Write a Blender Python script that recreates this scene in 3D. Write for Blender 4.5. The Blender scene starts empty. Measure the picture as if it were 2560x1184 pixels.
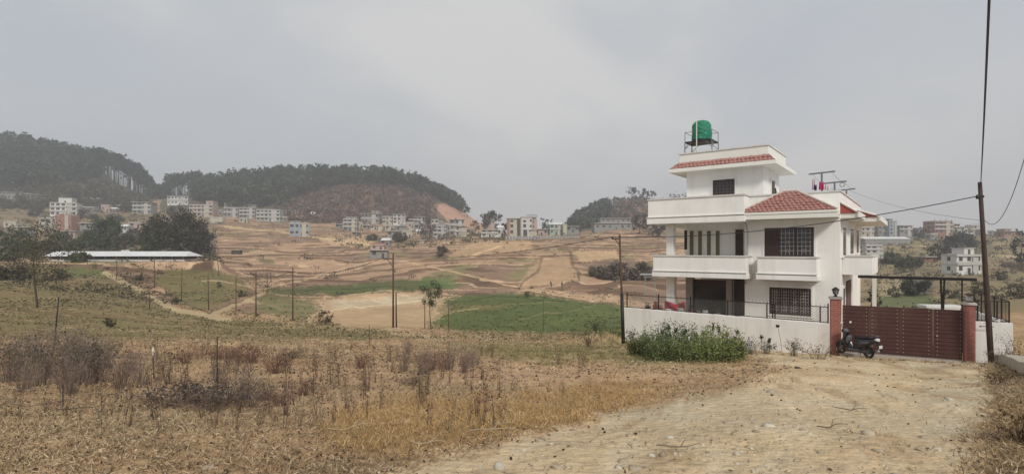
import bpy, math, random
import numpy as np
from mathutils import Vector, Matrix
random.seed(7); rng = np.random.default_rng(11)
S = bpy.context.scene
F, HZ = 1320.0, 622.0                       # focal length and horizon row, in photo pixels
# ------------------------------------------------------------------ camera
cd = bpy.data.cameras.new("camera"); cam = bpy.data.objects.new("camera", cd)
S.collection.objects.link(cam); S.camera = cam
cam.location = (0, 0, 0); cam.rotation_euler = (math.radians(90), 0, 0)
cd.sensor_width = 36; cd.lens = 36*F/2560; cd.shift_y = (592-HZ)/-2560
cd.clip_start = 0.05; cd.clip_end = 6000
# ------------------------------------------------------------------ world, sun, exposure
SUN_EL, SUN_AZ = 38, 163                    # azimuth clockwise from +Y: sun behind the camera, a little to the right
CLX, CLY, CLZ = 2.1, 0.4, 0.9
W = bpy.data.worlds.new("World"); S.world = W; W.use_nodes = True
nt = W.node_tree; nt.nodes.clear(); N = nt.nodes; Lk = nt.links
out = N.new('ShaderNodeOutputWorld'); bg = N.new('ShaderNodeBackground'); Lk.new(bg.outputs[0], out.inputs[0])
sky = N.new('ShaderNodeTexSky'); sky.sky_type = 'NISHITA'; sky.sun_disc = False
sky.sun_elevation = math.radians(SUN_EL); sky.sun_rotation = math.radians(SUN_AZ)
sky.air_density = 1.5; sky.dust_density = 4
sc_ = N.new('ShaderNodeVectorMath'); sc_.operation = 'SCALE'; Lk.new(sky.outputs[0], sc_.inputs[0]); sc_.inputs['Scale'].default_value = 0.62
tc = N.new('ShaderNodeTexCoord'); mp = N.new('ShaderNodeMapping'); Lk.new(tc.outputs['Generated'], mp.inputs[0])
mp.inputs['Scale'].default_value = (1.0, 1.0, 1.7); mp.inputs['Rotation'].default_value = (0.0, 0.5, 0.3); mp.inputs['Location'].default_value = (CLX, CLY, CLZ)
nz = N.new('ShaderNodeTexNoise'); Lk.new(mp.outputs[0], nz.inputs[0]); nz.inputs['Scale'].default_value = 1.7; nz.inputs['Detail'].default_value = 5; nz.inputs['Roughness'].default_value = 0.45
nz.inputs['Distortion'].default_value = 0.3
cr = N.new('ShaderNodeValToRGB'); Lk.new(nz.outputs[0], cr.inputs[0])
e = cr.color_ramp.elements; e[0].position = .36; e[0].color = (5.0, 5.3, 5.75, 1); e[1].position = .62; e[1].color = (6.9, 6.8, 6.7, 1)
m = cr.color_ramp.elements.new(.5); m.color = (5.6, 5.75, 5.95, 1)
mx = N.new('ShaderNodeMix'); mx.data_type = 'RGBA'; mx.inputs[0].default_value = 0.86
Lk.new(sc_.outputs[0], mx.inputs[6]); Lk.new(cr.outputs[0], mx.inputs[7]); Lk.new(mx.outputs[2], bg.inputs[0]); bg.inputs[1].default_value = 0.1
sd = bpy.data.lights.new("sun", 'SUN'); sun = bpy.data.objects.new("sun", sd); S.collection.objects.link(sun)
sd.energy = 2.3; sd.angle = math.radians(10); sd.color = (1.0, .95, .87)
sun.rotation_euler = (math.radians(90-SUN_EL), 0, math.radians(180-SUN_AZ))
S.view_settings.view_transform = 'Standard'; S.view_settings.look = 'None'; S.view_settings.gamma = 1; S.view_settings.exposure = 0.12
S.cycles.volume_bounces = 1; S.cycles.max_bounces = 6; S.cycles.transparent_max_bounces = 6
# ------------------------------------------------------------------ helpers
C = S.collection
def P(px, py, Y): return Vector(((px-1280)/F*Y, Y, (HZ-py)/F*Y))
def lin(c):
    c = np.asarray(c, float)/255
    return np.where(c <= .04045, c/12.92, ((c+.055)/1.055)**2.4)
def A(r, g, b, k=1.0):                       # photo colour (sRGB 0..255) -> surface colour
    return tuple(np.clip(lin((r, g, b))*k/.82, 0.005, .82))
def link(o, parent=None):
    C.objects.link(o)
    if parent: o.parent = parent
    return o
def tag(o, label=None, cat=None, group=None, kind=None):
    if label: o['label'] = label
    if cat: o['category'] = cat
    if group: o['group'] = group
    if kind: o['kind'] = kind
    return o
def empty(name, loc=(0, 0, 0), rz=0):
    o = bpy.data.objects.new(name, None); o.location = loc; o.rotation_euler = (0, 0, rz); o.empty_display_size = .1
    return link(o)
def copy_tree(o, parent=None):
    c = o.copy(); link(c); c.parent = parent
    for ch in o.children: copy_tree(ch, c)
    return c
_m = {}
def mat(name, col=None, rough=.8, var=.12, scale=3., bump=.0, bscale=40., attr=False, metal=0., spec=.3, dirt=None, tex=None):
    if name in _m: return _m[name]
    m = bpy.data.materials.new(name); m.use_nodes = True; n = m.node_tree.nodes; l = m.node_tree.links
    b = n['Principled BSDF']; b.inputs['Roughness'].default_value = rough; b.inputs['Metallic'].default_value = metal; b.inputs['Specular IOR Level'].default_value = spec
    co = n.new('ShaderNodeTexCoord'); vec = co.outputs['Object']
    if attr:
        a = n.new('ShaderNodeAttribute'); a.attribute_name = 'col'; src = a.outputs['Color']
    else:
        a = n.new('ShaderNodeRGB'); a.outputs[0].default_value = (*col, 1); src = a.outputs[0]
    if tex: src = tex(n, l, vec, src)
    if var:
        z = n.new('ShaderNodeTexNoise'); z.inputs['Scale'].default_value = scale; z.inputs['Detail'].default_value = 6; z.inputs['Roughness'].default_value = .65
        l.new(vec, z.inputs['Vector'])
        mr = n.new('ShaderNodeMapRange'); mr.inputs[1].default_value = .25; mr.inputs[2].default_value = .75; mr.inputs[3].default_value = 1-var; mr.inputs[4].default_value = 1+var
        l.new(z.outputs[0], mr.inputs[0])
        vm = n.new('ShaderNodeVectorMath'); vm.operation = 'SCALE'; l.new(src, vm.inputs[0]); l.new(mr.outputs[0], vm.inputs['Scale']); src = vm.outputs[0]
    if dirt:                                  # streaks and stains running down the wall
        mp_ = n.new('ShaderNodeMapping'); mp_.inputs['Scale'].default_value = (dirt[1], dirt[1], dirt[1]*.15); l.new(vec, mp_.inputs[0])
        z = n.new('ShaderNodeTexNoise'); z.inputs['Scale'].default_value = 1; z.inputs['Detail'].default_value = 8; z.inputs['Roughness'].default_value = .7; l.new(mp_.outputs[0], z.inputs['Vector'])
        mr = n.new('ShaderNodeMapRange'); mr.inputs[1].default_value = .5; mr.inputs[2].default_value = .8; mr.inputs[3].default_value = 0; mr.inputs[4].default_value = dirt[0]; l.new(z.outputs[0], mr.inputs[0])
        mm = n.new('ShaderNodeMix'); mm.data_type = 'RGBA'; l.new(mr.outputs[0], mm.inputs[0]); l.new(src, mm.inputs[6]); mm.inputs[7].default_value = (*dirt[2], 1); src = mm.outputs[2]
    l.new(src, b.inputs['Base Color'])
    if bump:
        z2 = n.new('ShaderNodeTexNoise'); z2.inputs['Scale'].default_value = bscale; z2.inputs['Detail'].default_value = 5; l.new(vec, z2.inputs['Vector'])
        bp = n.new('ShaderNodeBump'); bp.inputs['Strength'].default_value = min(bump, 1); bp.inputs['Distance'].default_value = .3/bscale*3; l.new(z2.outputs[0], bp.inputs['Height']); l.new(bp.outputs[0], b.inputs['Normal'])
    _m[name] = m; return m
def nmesh(name, V, Q, m, parent=None, cols=None, smooth=False):
    """mesh from numpy arrays: V (n,3), Q (k,3 or 4), cols (n,3) per vertex"""
    V = np.asarray(V, np.float32); Q = np.asarray(Q, np.int32); k, w = Q.shape
    me = bpy.data.meshes.new(name); me.vertices.add(len(V)); me.vertices.foreach_set('co', V.ravel())
    me.loops.add(k*w); me.loops.foreach_set('vertex_index', Q.ravel()); me.polygons.add(k)
    me.polygons.foreach_set('loop_start', np.arange(k, dtype=np.int32)*w)
    try: me.polygons.foreach_set('loop_total', np.full(k, w, np.int32))
    except Exception: pass
    if smooth: me.polygons.foreach_set('use_smooth', np.ones(k, bool))
    me.update(calc_edges=True)
    if cols is not None:
        at = me.color_attributes.new('col', 'FLOAT_COLOR', 'POINT')
        cc = np.ones((len(V), 4), np.float32); cc[:, :3] = cols; at.data.foreach_set('color', cc.ravel())
    me.materials.append(m)
    return link(bpy.data.objects.new(name, me), parent)
class MB:
    def __init__(s): s.v = []; s.f = []
    def add(s, vs, fs):
        o = len(s.v); s.v += [tuple(v) for v in vs]; s.f += [tuple(i+o for i in f) for f in fs]; return s
    def box(s, x0, x1, y0, y1, z0, z1, rz=0, c=None):
        x0, x1 = sorted((x0, x1)); y0, y1 = sorted((y0, y1)); z0, z1 = sorted((z0, z1))
        vs = [(x, y, z) for z in (z0, z1) for x, y in ((x0, y0), (x1, y0), (x1, y1), (x0, y1))]
        if rz:
            cx, cy = c or ((x0+x1)/2, (y0+y1)/2); ca, sa = math.cos(rz), math.sin(rz)
            vs = [(cx+(x-cx)*ca-(y-cy)*sa, cy+(x-cx)*sa+(y-cy)*ca, z) for x, y, z in vs]
        return s.add(vs, [(0, 3, 2, 1), (4, 5, 6, 7), (0, 1, 5, 4), (1, 2, 6, 5), (2, 3, 7, 6), (3, 0, 4, 7)])
    def tube(s, pts, r, n=8, r1=None, caps=True):
        pts = [Vector(p) for p in pts]; k = len(pts); rs = r if isinstance(r, (list, tuple)) else [r+(((r1 if r1 is not None else r)-r)*i/max(1, k-1)) for i in range(k)]
        rings = []
        for i, p in enumerate(pts):
            d = (pts[min(i+1, k-1)]-pts[max(i-1, 0)]).normalized()
            a = d.orthogonal().normalized() if i == 0 else (a-d*a.dot(d)).normalized()
            b = d.cross(a); rings.append([p+(a*math.cos(2*math.pi*j/n)+b*math.sin(2*math.pi*j/n))*rs[i] for j in range(n)])
        vs = [v for r_ in rings for v in r_]; fs = []
        for i in range(k-1):
            for j in range(n): fs.append((i*n+j, i*n+(j+1) % n, (i+1)*n+(j+1) % n, (i+1)*n+j))
        if caps: fs += [tuple(range(n))[::-1], tuple((k-1)*n+j for j in range(n))]
        return s.add(vs, fs)
    def lathe(s, c, prof, n=20):
        cx, cy, cz = c; vs = [(cx+r*math.cos(2*math.pi*j/n), cy+r*math.sin(2*math.pi*j/n), cz+z) for r, z in prof for j in range(n)]
        fs = [(i*n+j, i*n+(j+1) % n, (i+1)*n+(j+1) % n, (i+1)*n+j) for i in range(len(prof)-1) for j in range(n)]
        fs += [tuple(range(n))[::-1], tuple((len(prof)-1)*n+j for j in range(n))]
        return s.add(vs, fs)
    def prism(s, poly, y0, y1):               # poly of (x,z), extruded along y
        n = len(poly); vs = [(x, y0, z) for x, z in poly]+[(x, y1, z) for x, z in poly]
        return s.add(vs, [tuple(range(n)), tuple(range(2*n-1, n-1, -1))]+[(i, i+n, (i+1) % n+n, (i+1) % n) for i in range(n)])
    def build(s, name, m, parent=None, smooth=False, bevel=0, loc=None):
        me = bpy.data.meshes.new(name); me.from_pydata(s.v, [], s.f); me.update()
        import bmesh
        b = bmesh.new(); b.from_mesh(me); bmesh.ops.recalc_face_normals(b, faces=b.faces); b.to_mesh(me); b.free()
        if smooth:
            me.polygons.foreach_set('use_smooth', [True]*len(me.polygons))
        me.materials.append(m); o = link(bpy.data.objects.new(name, me), parent)
        if loc: o.location = loc
        if bevel:
            bv = o.modifiers.new('bevel', 'BEVEL'); bv.width = bevel; bv.segments = 2; bv.limit_method = 'ANGLE'
        return o
# ---- numpy noise
def hsh(i, j, s):
    v = np.sin(i*127.1+j*311.7+s*74.7)*43758.5453
    return v-np.floor(v)
def vn(x, y, s=0):
    xi = np.floor(x); yi = np.floor(y); fx = x-xi; fy = y-yi; fx = fx*fx*(3-2*fx); fy = fy*fy*(3-2*fy)
    return (hsh(xi, yi, s)*(1-fx)+hsh(xi+1, yi, s)*fx)*(1-fy)+(hsh(xi, yi+1, s)*(1-fx)+hsh(xi+1, yi+1, s)*fx)*fy
def fbm(x, y, s=0, o=4):
    r = 0; a = .5; t = 0
    for i in range(o): r = r+a*vn(x*2**i, y*2**i, s+i*7.3); t += a; a *= .5
    return r/t*2-1
def sst(a, b, x):
    t = np.clip((x-a)/(b-a), 0, 1); return t*t*(3-2*t)
# ------------------------------------------------------------------ terrain height
TH = math.radians(37.55); XA = Vector((math.cos(TH), -math.sin(TH))); YA = Vector((math.sin(TH), math.cos(TH))); HC = Vector((14.9, 24.0))
NEAR = [(5, 1085), (8, 985), (12, 929)]
TAB = {
 -900: NEAR+[(20, 850), (35, 760), (60, 690), (110, 640), (200, 600), (320, 550), (420, 520)],
 0: NEAR+[(16, 890), (20, 862), (26, 828), (35, 786), (45, 754), (60, 722), (80, 698), (105, 680), (118, 655), (128, 651), (150, 645), (200, 628), (260, 603), (320, 572), (380, 540), (420, 520)],
 400: NEAR+[(16, 895), (20, 870), (26, 842), (35, 818), (45, 797), (60, 778), (80, 738), (105, 690), (118, 656), (128, 651), (150, 646), (200, 628), (260, 603), (320, 575), (380, 545), (420, 528)],
 700: NEAR+[(16, 898), (20, 876), (26, 852), (35, 830), (45, 816), (58, 804), (80, 765), (110, 725), (150, 690), (200, 655), (260, 620), (320, 590), (380, 568), (420, 552)],
 983: NEAR+[(16, 900), (20, 880), (26, 857), (35, 833), (43, 817), (52, 813), (65, 800), (80, 777), (110, 738), (150, 702), (200, 664), (260, 628), (320, 600), (380, 578), (420, 562)],
 1250: NEAR+[(16, 899), (20, 881), (26, 860), (35, 841), (45, 830), (55, 824), (65, 815), (80, 790), (110, 746), (130, 722), (150, 700), (200, 652), (260, 610), (300, 592), (320, 589), (420, 590)],
 1420: NEAR+[(16, 899), (20, 882), (26, 861), (35, 842), (45, 830), (55, 824), (65, 815), (80, 790), (110, 748), (130, 724), (150, 700), (200, 652), (260, 610), (300, 592), (330, 586), (420, 585)],
 1600: NEAR+[(16, 902), (20, 885), (26, 856), (35, 835), (45, 826), (60, 818), (80, 790), (110, 752), (150, 706), (200, 660), (260, 615), (320, 586), (380, 570), (420, 562)],
 2000: NEAR+[(16, 908), (20, 889), (24, 866), (40, 770), (60, 815), (80, 783), (110, 745), (150, 706), (200, 672), (260, 640), (320, 610), (380, 597), (420, 592)],
 2300: [(5, 1090), (8, 1000), (12, 948), (16, 918), (19, 900), (24, 860), (40, 768), (60, 800), (80, 770), (100, 745), (112, 720), (130, 700), (165, 684), (200, 668), (260, 632), (320, 603), (390, 591), (420, 592)],
 2560: [(5, 1075), (8, 980), (12, 935), (16, 908), (20, 890), (26, 846), (35, 800), (45, 778), (60, 757), (80, 735), (110, 712), (150, 690), (200, 663), (260, 632), (320, 603), (390, 588), (420, 590)],
 3400: [(5, 1070), (8, 970), (12, 920), (20, 850), (45, 750), (110, 690), (200, 640), (320, 590), (420, 580)],
}
SY = np.exp(np.linspace(math.log(3.8), math.log(420), 90)); CP = np.array(sorted(TAB), float)
ZT = []
for c in sorted(TAB):
    t = [(3.8, 1181)]+TAB[c]; ys = np.log([a for a, _ in t]); zs = [(HZ-b)/F*a for a, b in t]
    z = np.interp(np.log(SY), ys, zs); z = np.convolve(np.pad(z, 1, 'edge'), [.25, .5, .25], 'valid'); ZT.append(z)
ZT = np.array(ZT)
RP = np.array([(-1100, 430), (-300, 392), (0, 366), (40, 362), (130, 380), (190, 393), (240, 410), (262, 436), (300, 464), (345, 482), (372, 492), (415, 490), (470, 485), (500, 482), (540, 474), (640, 466), (750, 461), (890, 458), (980, 464), (1040, 480), (1080, 490), (1120, 503), (1150, 524), (1180, 545), (1215, 562), (1260, 586), (1300, 592), (1405, 592), (1425, 574), (1445, 556), (1500, 526), (1560, 506), (1600, 497), (1640, 508), (1700, 508), (1760, 535), (1850, 560), (2150, 592), (2250, 588), (2560, 586), (3700, 575)], float)
STEP = 1.35
def terr(X, Y):
    """returns z, terrace phase (0..1, riser above .8), terrace index, terrace weight"""
    X = np.asarray(X, float); Y = np.asarray(Y, float)
    px = 1280+F*X/np.maximum(Y, 2.5); pc = np.clip(px, CP[0], CP[-1])
    ci = np.clip(np.searchsorted(CP, pc)-1, 0, len(CP)-2); cw = (pc-CP[ci])/(CP[ci+1]-CP[ci])
    lu = (np.log(np.clip(Y, 3.8, 420))-math.log(3.8))/(math.log(420)-math.log(3.8))*(len(SY)-1)
    li = np.clip(np.floor(lu).astype(int), 0, len(SY)-2); lw = lu-li
    z = (ZT[ci, li]*(1-lw)+ZT[ci, li+1]*lw)*(1-cw)+(ZT[ci+1, li]*(1-lw)+ZT[ci+1, li+1]*lw)*cw
    # hills beyond 420 m
    zr = (HZ-np.interp(px, RP[:, 0], RP[:, 1]))/F*640
    u = np.clip((Y-420)/220, 0, 1); up = .45*u+.55*(u*u*(3-2*u))
    zh = z*(1-up)+zr*up
    fall = sst(650, 1200, Y); zh = zh*(1-fall)+(-5)*fall
    z = np.where(Y > 420, zh, z)
    z = z+fbm(X/38, Y/38, 5)*np.interp(Y, [0, 60, 150, 420, 640, 900], [0, .0, .8, 2.0, 4.0, 4])
    # terraces
    tw = sst(62, 90, Y)*(1-sst(400, 440, Y))
    t = z/STEP*(1+.35*fbm(X/120, Y/120, 27, 2))+2.4*fbm(X/60, Y/60, 21, 4)+.3*fbm(X/8, Y/8, 23, 2); ti = np.floor(t); fr = t-ti
    zq = z+(sst(.72, 1.0, fr)-fr+.0)*STEP*.9+.15
    z = z*(1-tw)+(z*.25+zq*.75)*tw
    sw = sst(-114, -110, X)*(1-sst(-75, -71, X))*sst(118, 123, Y)*(1-sst(134, 142, Y)); z = z*(1-sw)+(-3.0)*sw
    # the house plot and the ground up to its walls
    lx = (X-HC.x)*XA.x+(Y-HC.y)*XA.y; ly = (X-HC.x)*YA.x+(Y-HC.y)*YA.y
    w = sst(-13.5, -9.5, lx)*(1-sst(7.5, 11, lx))*sst(-4.7, -3.2, ly)*(1-sst(12, 17, ly))
    z = z*(1-w)+(-4.32)*w
    # roughness
    nr = 1-sst(45, 120, Y)
    z = z+nr*(fbm(X/2.2, Y/2.2, 31)*.10*sst(3, 14, Y)+fbm(X/.5, Y/.5, 33)*.025)
    return z, fr, ti, tw
def gz(X, Y): return float(terr(np.array([X]), np.array([Y]))[0][0])
def gp(px, Y): X = (px-1280)/F*Y; return Vector((X, Y, gz(X, Y)))
def inpoly(x, y, poly):
    r = np.zeros(x.shape, bool); n = len(poly)
    for i in range(n):
        x0, y0 = poly[i]; x1, y1 = poly[(i+1) % n]
        if y0 == y1: continue
        c = ((y0 > y) != (y1 > y)) & (x < (x1-x0)*(y-y0)/(y1-y0)+x0); r ^= c
    return r
def dline(x, y, pts):
    d = np.full(x.shape, 1e9)
    for (x0, y0), (x1, y1) in zip(pts[:-1], pts[1:]):
        dx, dy = x1-x0, (y1-y0); L = dx*dx+dy*dy; t = np.clip(((x-x0)*dx+(y-y0)*dy)/L, 0, 1)
        d = np.minimum(d, np.hypot(x-x0-t*dx, (y-y0-t*dy)*1.3))
    return d
ROAD = [(1880, 868), (2080, 884), (2200, 897), (2450, 905), (2495, 935), (2478, 1000), (2440, 1090), (2400, 1250), (850, 1250), (1000, 1170), (1180, 1120), (1420, 1060), (1640, 1005), (1840, 962), (1975, 932), (1890, 900)]
GOLD = [(790, 1110), (860, 1020), (1050, 985), (1200, 1000), (1500, 950), (1700, 965), (1560, 1030), (1350, 1075), (1150, 1110), (950, 1150)]
GREENN = [(1090, 855), (1300, 862), (1560, 850), (1860, 880), (1850, 905), (1600, 912), (1380, 905), (1180, 880)]
POLYS = [  # (outline in the photograph, colour, mix)
 ([(-300, 690), (200, 668), (300, 690), (430, 770), (560, 800), (900, 822), (1000, 835), (900, 848), (400, 850), (-300, 850)], (106, 100, 70), .75),
 ([(-300, 655), (120, 662), (290, 682), (330, 725), (400, 775), (250, 770), (-300, 720)], (120, 105, 76), .8),
 ([(130, 668), (250, 672), (290, 690), (180, 692)], (92, 98, 58), .85),
 ([(380, 700), (430, 672), (540, 672), (600, 690), (620, 725), (520, 778), (450, 758)], (104, 98, 64), .8),
 ([(660, 722), (760, 716), (880, 710), (1000, 697), (1120, 703), (1140, 722), (1000, 728), (820, 736), (700, 737)], (76, 84, 48), .9),
 ([(640, 740), (700, 738), (790, 752), (795, 775), (760, 800), (640, 775)], (100, 100, 66), .8),
 ([(805, 752), (880, 734), (1060, 730), (1130, 752), (1120, 775), (1060, 835), (850, 818), (815, 790)], (168, 143, 112), .9),
 ([(820, 752), (1080, 738), (1090, 752), (830, 776)], (178, 164, 138), .7),
 ([(1100, 748), (1250, 734), (1400, 738), (1570, 762), (1570, 840), (1150, 832), (1078, 802), (1130, 772)], (80, 90, 52), .95),
 ([(1095, 764), (1230, 758), (1300, 762), (1230, 774), (1100, 784)], (112, 102, 68), .8),
 ([(1330, 800), (1480, 768), (1560, 775), (1560, 795), (1400, 812)], (92, 100, 58), .8),
 ([(1060, 690), (1130, 693), (1160, 715), (1120, 722), (1040, 712)], (84, 100, 56), .8),
 ([(1345, 648), (1425, 643), (1435, 690), (1400, 712), (1300, 716)], (168, 140, 110), .85),
 ([(1430, 628), (1545, 624), (1550, 650), (1450, 656)], (178, 150, 116), .85),
 ([(1195, 600), (1330, 602), (1330, 625), (1190, 640), (1120, 640)], (172, 144, 112), .7),
 ([(790, 592), (950, 590), (920, 618), (830, 612)], (174, 146, 114), .8),
 ([(1480, 650), (1560, 645), (1640, 660), (1640, 700), (1480, 690)], (108, 92, 78), .7),
 ([(1290, 718), (1560, 742), (1640, 760), (1560, 764), (1420, 745), (1290, 730)], (178, 150, 120), .8),
 ([(2150, 586), (2700, 584), (2700, 780), (2150, 780)], (122, 112, 84), .75),
 ([(2190, 738), (2335, 738), (2335, 768), (2190, 768)], (90, 98, 64), .9),
 ([(2195, 690), (2250, 690), (2262, 735), (2200, 738)], (170, 156, 124), .6),
 ([(2250, 696), (2330, 698), (2338, 738), (2262, 738)], (86, 82, 70), .85),
 ([(2490, 652), (2600, 655), (2600, 690), (2500, 668)], (78, 62, 50), .9),
 ([(2330, 600), (2480, 592), (2480, 640), (2330, 625)], (96, 90, 72), .7),
 ([(-300, 510), (250, 500), (540, 520), (540, 640), (-300, 650)], (112, 100, 78), .75),
 ([(1086, 512), (1110, 508), (1190, 548), (1200, 568), (1130, 560)], (170, 132, 110), .85),
]
HILLS = [  # only painted beyond 400 m
 ([(-600, 300), (380, 300), (380, 520), (-600, 520)], (70, 72, 56), .9),
 ([(400, 380), (1200, 380), (1200, 560), (400, 530)], (78, 76, 60), .9),
 ([(700, 490), (800, 468), (1000, 470), (1100, 500), (1120, 545), (720, 555)], (112, 90, 74), .9),
 ([(1410, 460), (1520, 480), (1520, 580), (1410, 590)], (80, 80, 66), .9),
 ([(1490, 480), (1600, 470), (1760, 500), (1760, 590), (1490, 590)], (122, 98, 82), .9),
 ([(1086, 512), (1110, 508), (1190, 545), (1230, 572), (1130, 565)], (172, 134, 112), .85),
]
LINES = [
 ([(262, 682), (330, 712), (395, 752), (440, 775), (500, 785), (570, 797)], 8, (176, 158, 122), 300),
 ([(515, 790), (575, 768), (625, 745), (665, 730)], 8, (170, 148, 116), 300),
 ([(500, 700), (560, 703), (640, 722), (750, 702), (850, 672), (962, 645)], 2.2, (180, 155, 126), 300),
 ([(800, 692), (900, 668), (975, 650)], 1.6, (180, 155, 126), 300),
 ([(680, 733), (800, 744), (880, 733), (990, 726)], 2.2, (176, 156, 120), 300),
 ([(808, 756), (800, 775), (768, 802)], 4, (184, 164, 130), 300),
 ([(818, 777), (920, 765), (1060, 752)], 2.2, (206, 186, 150), 300),
 ([(840, 752), (890, 764)], 1.8, (196, 178, 146), 300), ([(900, 738), (960, 757)], 1.8, (196, 178, 146), 300), ([(980, 733), (1040, 747)], 1.8, (196, 178, 146), 300),
 ([(1250, 812), (1350, 785), (1480, 765)], 2.2, (128, 122, 84), 300), ([(1140, 768), (1400, 751)], 1.8, (122, 118, 80), 300),
 ([(1085, 800), (1130, 776), (1200, 772)], 3, (150, 138, 100), 300),
 ([(1300, 716), (1345, 680), (1355, 645)], 3, (100, 80, 60), 300), ([(1425, 626), (1432, 660), (1450, 700)], 3, (90, 72, 54), 300),
 ([(1180, 640), (1215, 628), (1250, 616)], 3, (202, 170, 130), 300), ([(1000, 650), (1080, 668), (1290, 716)], 2, (196, 166, 128), 300),
 ([(1130, 560), (1190, 560), (1222, 582), (1240, 592)], 2.5, (206, 176, 146), 400),
 ([(740, 588), (850, 600), (920, 612)], 2, (206, 180, 136), 400), ([(560, 566), (700, 578), (740, 586)], 2.5, (190, 165, 120), 400),
 ([(2300, 612), (2350, 628), (2380, 642)], 3, (176, 160, 128), 400), ([(2480, 640), (2600, 640)], 3, (176, 156, 120), 400),
 ([(900, 824), (1000, 832), (1130, 842), (1300, 850)], 3.5, (186, 166, 132), 60),
 ([(-60, 792), (60, 780), (170, 784), (300, 800), (420, 812), (640, 822)], 2.2, (88, 80, 54), 60), ([(150, 748), (270, 757), (345, 768), (400, 772)], 2.4, (84, 70, 50), 300), ([(-60, 708), (90, 716), (200, 726), (300, 738)], 2, (96, 80, 58), 300),
 ([(-60, 742), (60, 748), (150, 748)], 2, (150, 138, 96), 300), ([(380, 702), (430, 742), (520, 782), (600, 752), (655, 728)], 2.2, (74, 66, 46), 300), ([(650, 745), (690, 765), (770, 790)], 2, (120, 100, 72), 300), ([(30, 770), (140, 768), (200, 774)], 1.6, (160, 146, 106), 60), ([(700, 727), (860, 722), (1000, 715)], 1.5, (60, 62, 40), 300), ([(1130, 700), (1250, 716), (1300, 722)], 2, (94, 76, 60), 300), ([(1310, 730), (1450, 748), (1570, 768)], 3.5, (104, 84, 66), 300), ([(1100, 760), (1240, 742), (1420, 752)], 1.5, (58, 66, 38), 300),
 ([(150, 815), (300, 822), (420, 826)], 1.8, (180, 160, 126), 60),
]
def ground_color(X, Y, Z, fr, ti, tw):
    Ys = np.maximum(Y, 2.5); px = 1280+F*X/Ys; py = HZ-F*Z/Ys
    wob = np.interp(py, [500, 700, 900, 1184], [2, 5, 14, 30])
    qx = px+fbm(px/40, py/18, 3)*wob*2; qy = py+fbm(px/40, py/18, 9)*wob*.9
    jx = rng.normal(size=X.shape)*np.interp(py, [560, 700, 900, 1184], [2, 5, 16, 34]); jy = rng.normal(size=X.shape)*np.interp(py, [560, 700, 900, 1184], [.8, 1.6, 6, 12])
    qx2 = qx+jx; qy2 = qy+jy
    col = np.empty(X.shape+(3,)); col[:] = A(160, 134, 102)
    def mixc(mask, c, k): col[...] = col*(1-(mask*k)[..., None])+np.array(c)*(mask*k)[..., None]
    # far fields: one colour per terrace cell
    cid = np.floor(X/(10+16*hsh(ti, ti*0, 13))+hsh(ti, ti*0, 3)*5+.6*fbm(X/20, Y/12, 14, 2)); cell = hsh(ti, cid, 4)[..., None]; c2 = hsh(ti, cid, 8)[..., None]
    far = np.array(A(150, 124, 101))*(1-cell)+np.array(A(168, 138, 111))*cell
    far = np.where(c2 > .72, np.array(A(130, 106, 88)), far); far = np.where(c2 < .16, np.array(A(124, 114, 82)), far)
    k = sst(58, 75, Y)[..., None]; col = col*(1-k)+far*k
    brk = sst(-.35, .1, fbm(X/14, Y/14, 91)); ris = sst(.76, .82, fr)*tw*(.35+.65*brk); mixc(ris, A(90, 71, 56), .75)  # risers: brown earth, deepened in colour for the shade on them
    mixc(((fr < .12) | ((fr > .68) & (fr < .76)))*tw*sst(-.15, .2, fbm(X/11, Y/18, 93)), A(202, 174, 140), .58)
    for poly, c, k in POLYS:
        if len(poly) > 4 or Y.max() > 0: mixc((inpoly(qx2, qy2, poly) & (Y > 21) & (Y < 440)).astype(float), A(*c), k)
    for poly, c, k in HILLS: mixc((inpoly(qx2, qy2, poly) & (Y > 405)).astype(float), A(*c), k)
    col *= (1+.16*fbm(X/30, Y/30, 71)*sst(60, 90, Y))[..., None]
    for pts, w, c, ymax in LINES:
        lx0 = min(p[0] for p in pts)-20; lx1 = max(p[0] for p in pts)+20
        d = dline(qx, qy, pts); mixc((sst(w*1.3, w*.5, d+w*.5*fbm(px/9, py/4, 12, 2))*(Y < ymax)*(Y > 21)), A(*c), .72)
    k = sst(45, 60, Y); col *= (1+k*(.16*fbm(X/2.2, Y/4.5, 72)+.10*fbm(X/9, Y/7, 73)))[..., None]
    # near ground
    nr = Y < 50; n1 = fbm(X/1.6, Y/1.6, 41); n2 = fbm(X/.35, Y/.35, 43)
    mixc(nr*(sst(.1, .5, n1)), A(124, 98, 78), .5)
    mixc(nr*inpoly(qx2, qy2, GREENN).astype(float), A(116, 112, 74), .7)
    mixc(nr*inpoly(qx2, qy2, [(1200, 905), (1700, 915), (1750, 960), (1500, 975), (1200, 960), (1050, 920)]).astype(float), A(172, 142, 112), .8)
    mixc(nr*inpoly(qx2, qy2, [(300, 930), (1000, 905), (1050, 960), (900, 1010), (600, 1040), (300, 1010)]).astype(float), A(166, 138, 108), .6)
    mixc(nr*inpoly(qx2, qy2, GOLD).astype(float), A(144, 116, 80), .5)
    mixc(nr*inpoly(qx2, qy2, [(1450, 960), (1960, 925), (1900, 970), (1600, 1010), (1400, 1030)]).astype(float), A(146, 118, 88), .7)
    rd = inpoly(qx2, qy2, ROAD).astype(float)*nr
    mixc(rd, A(180, 161, 131), .92); mixc(rd*sst(.15, .5, n1), A(166, 142, 110), .6); mixc(rd*sst(-.1, -.5, fbm(X/2.6, Y/2.6, 55)), A(172, 164, 142), .65)
    mixc(nr*sst(.3, .6, n2)*.5, A(110, 88, 66), .5)
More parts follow.
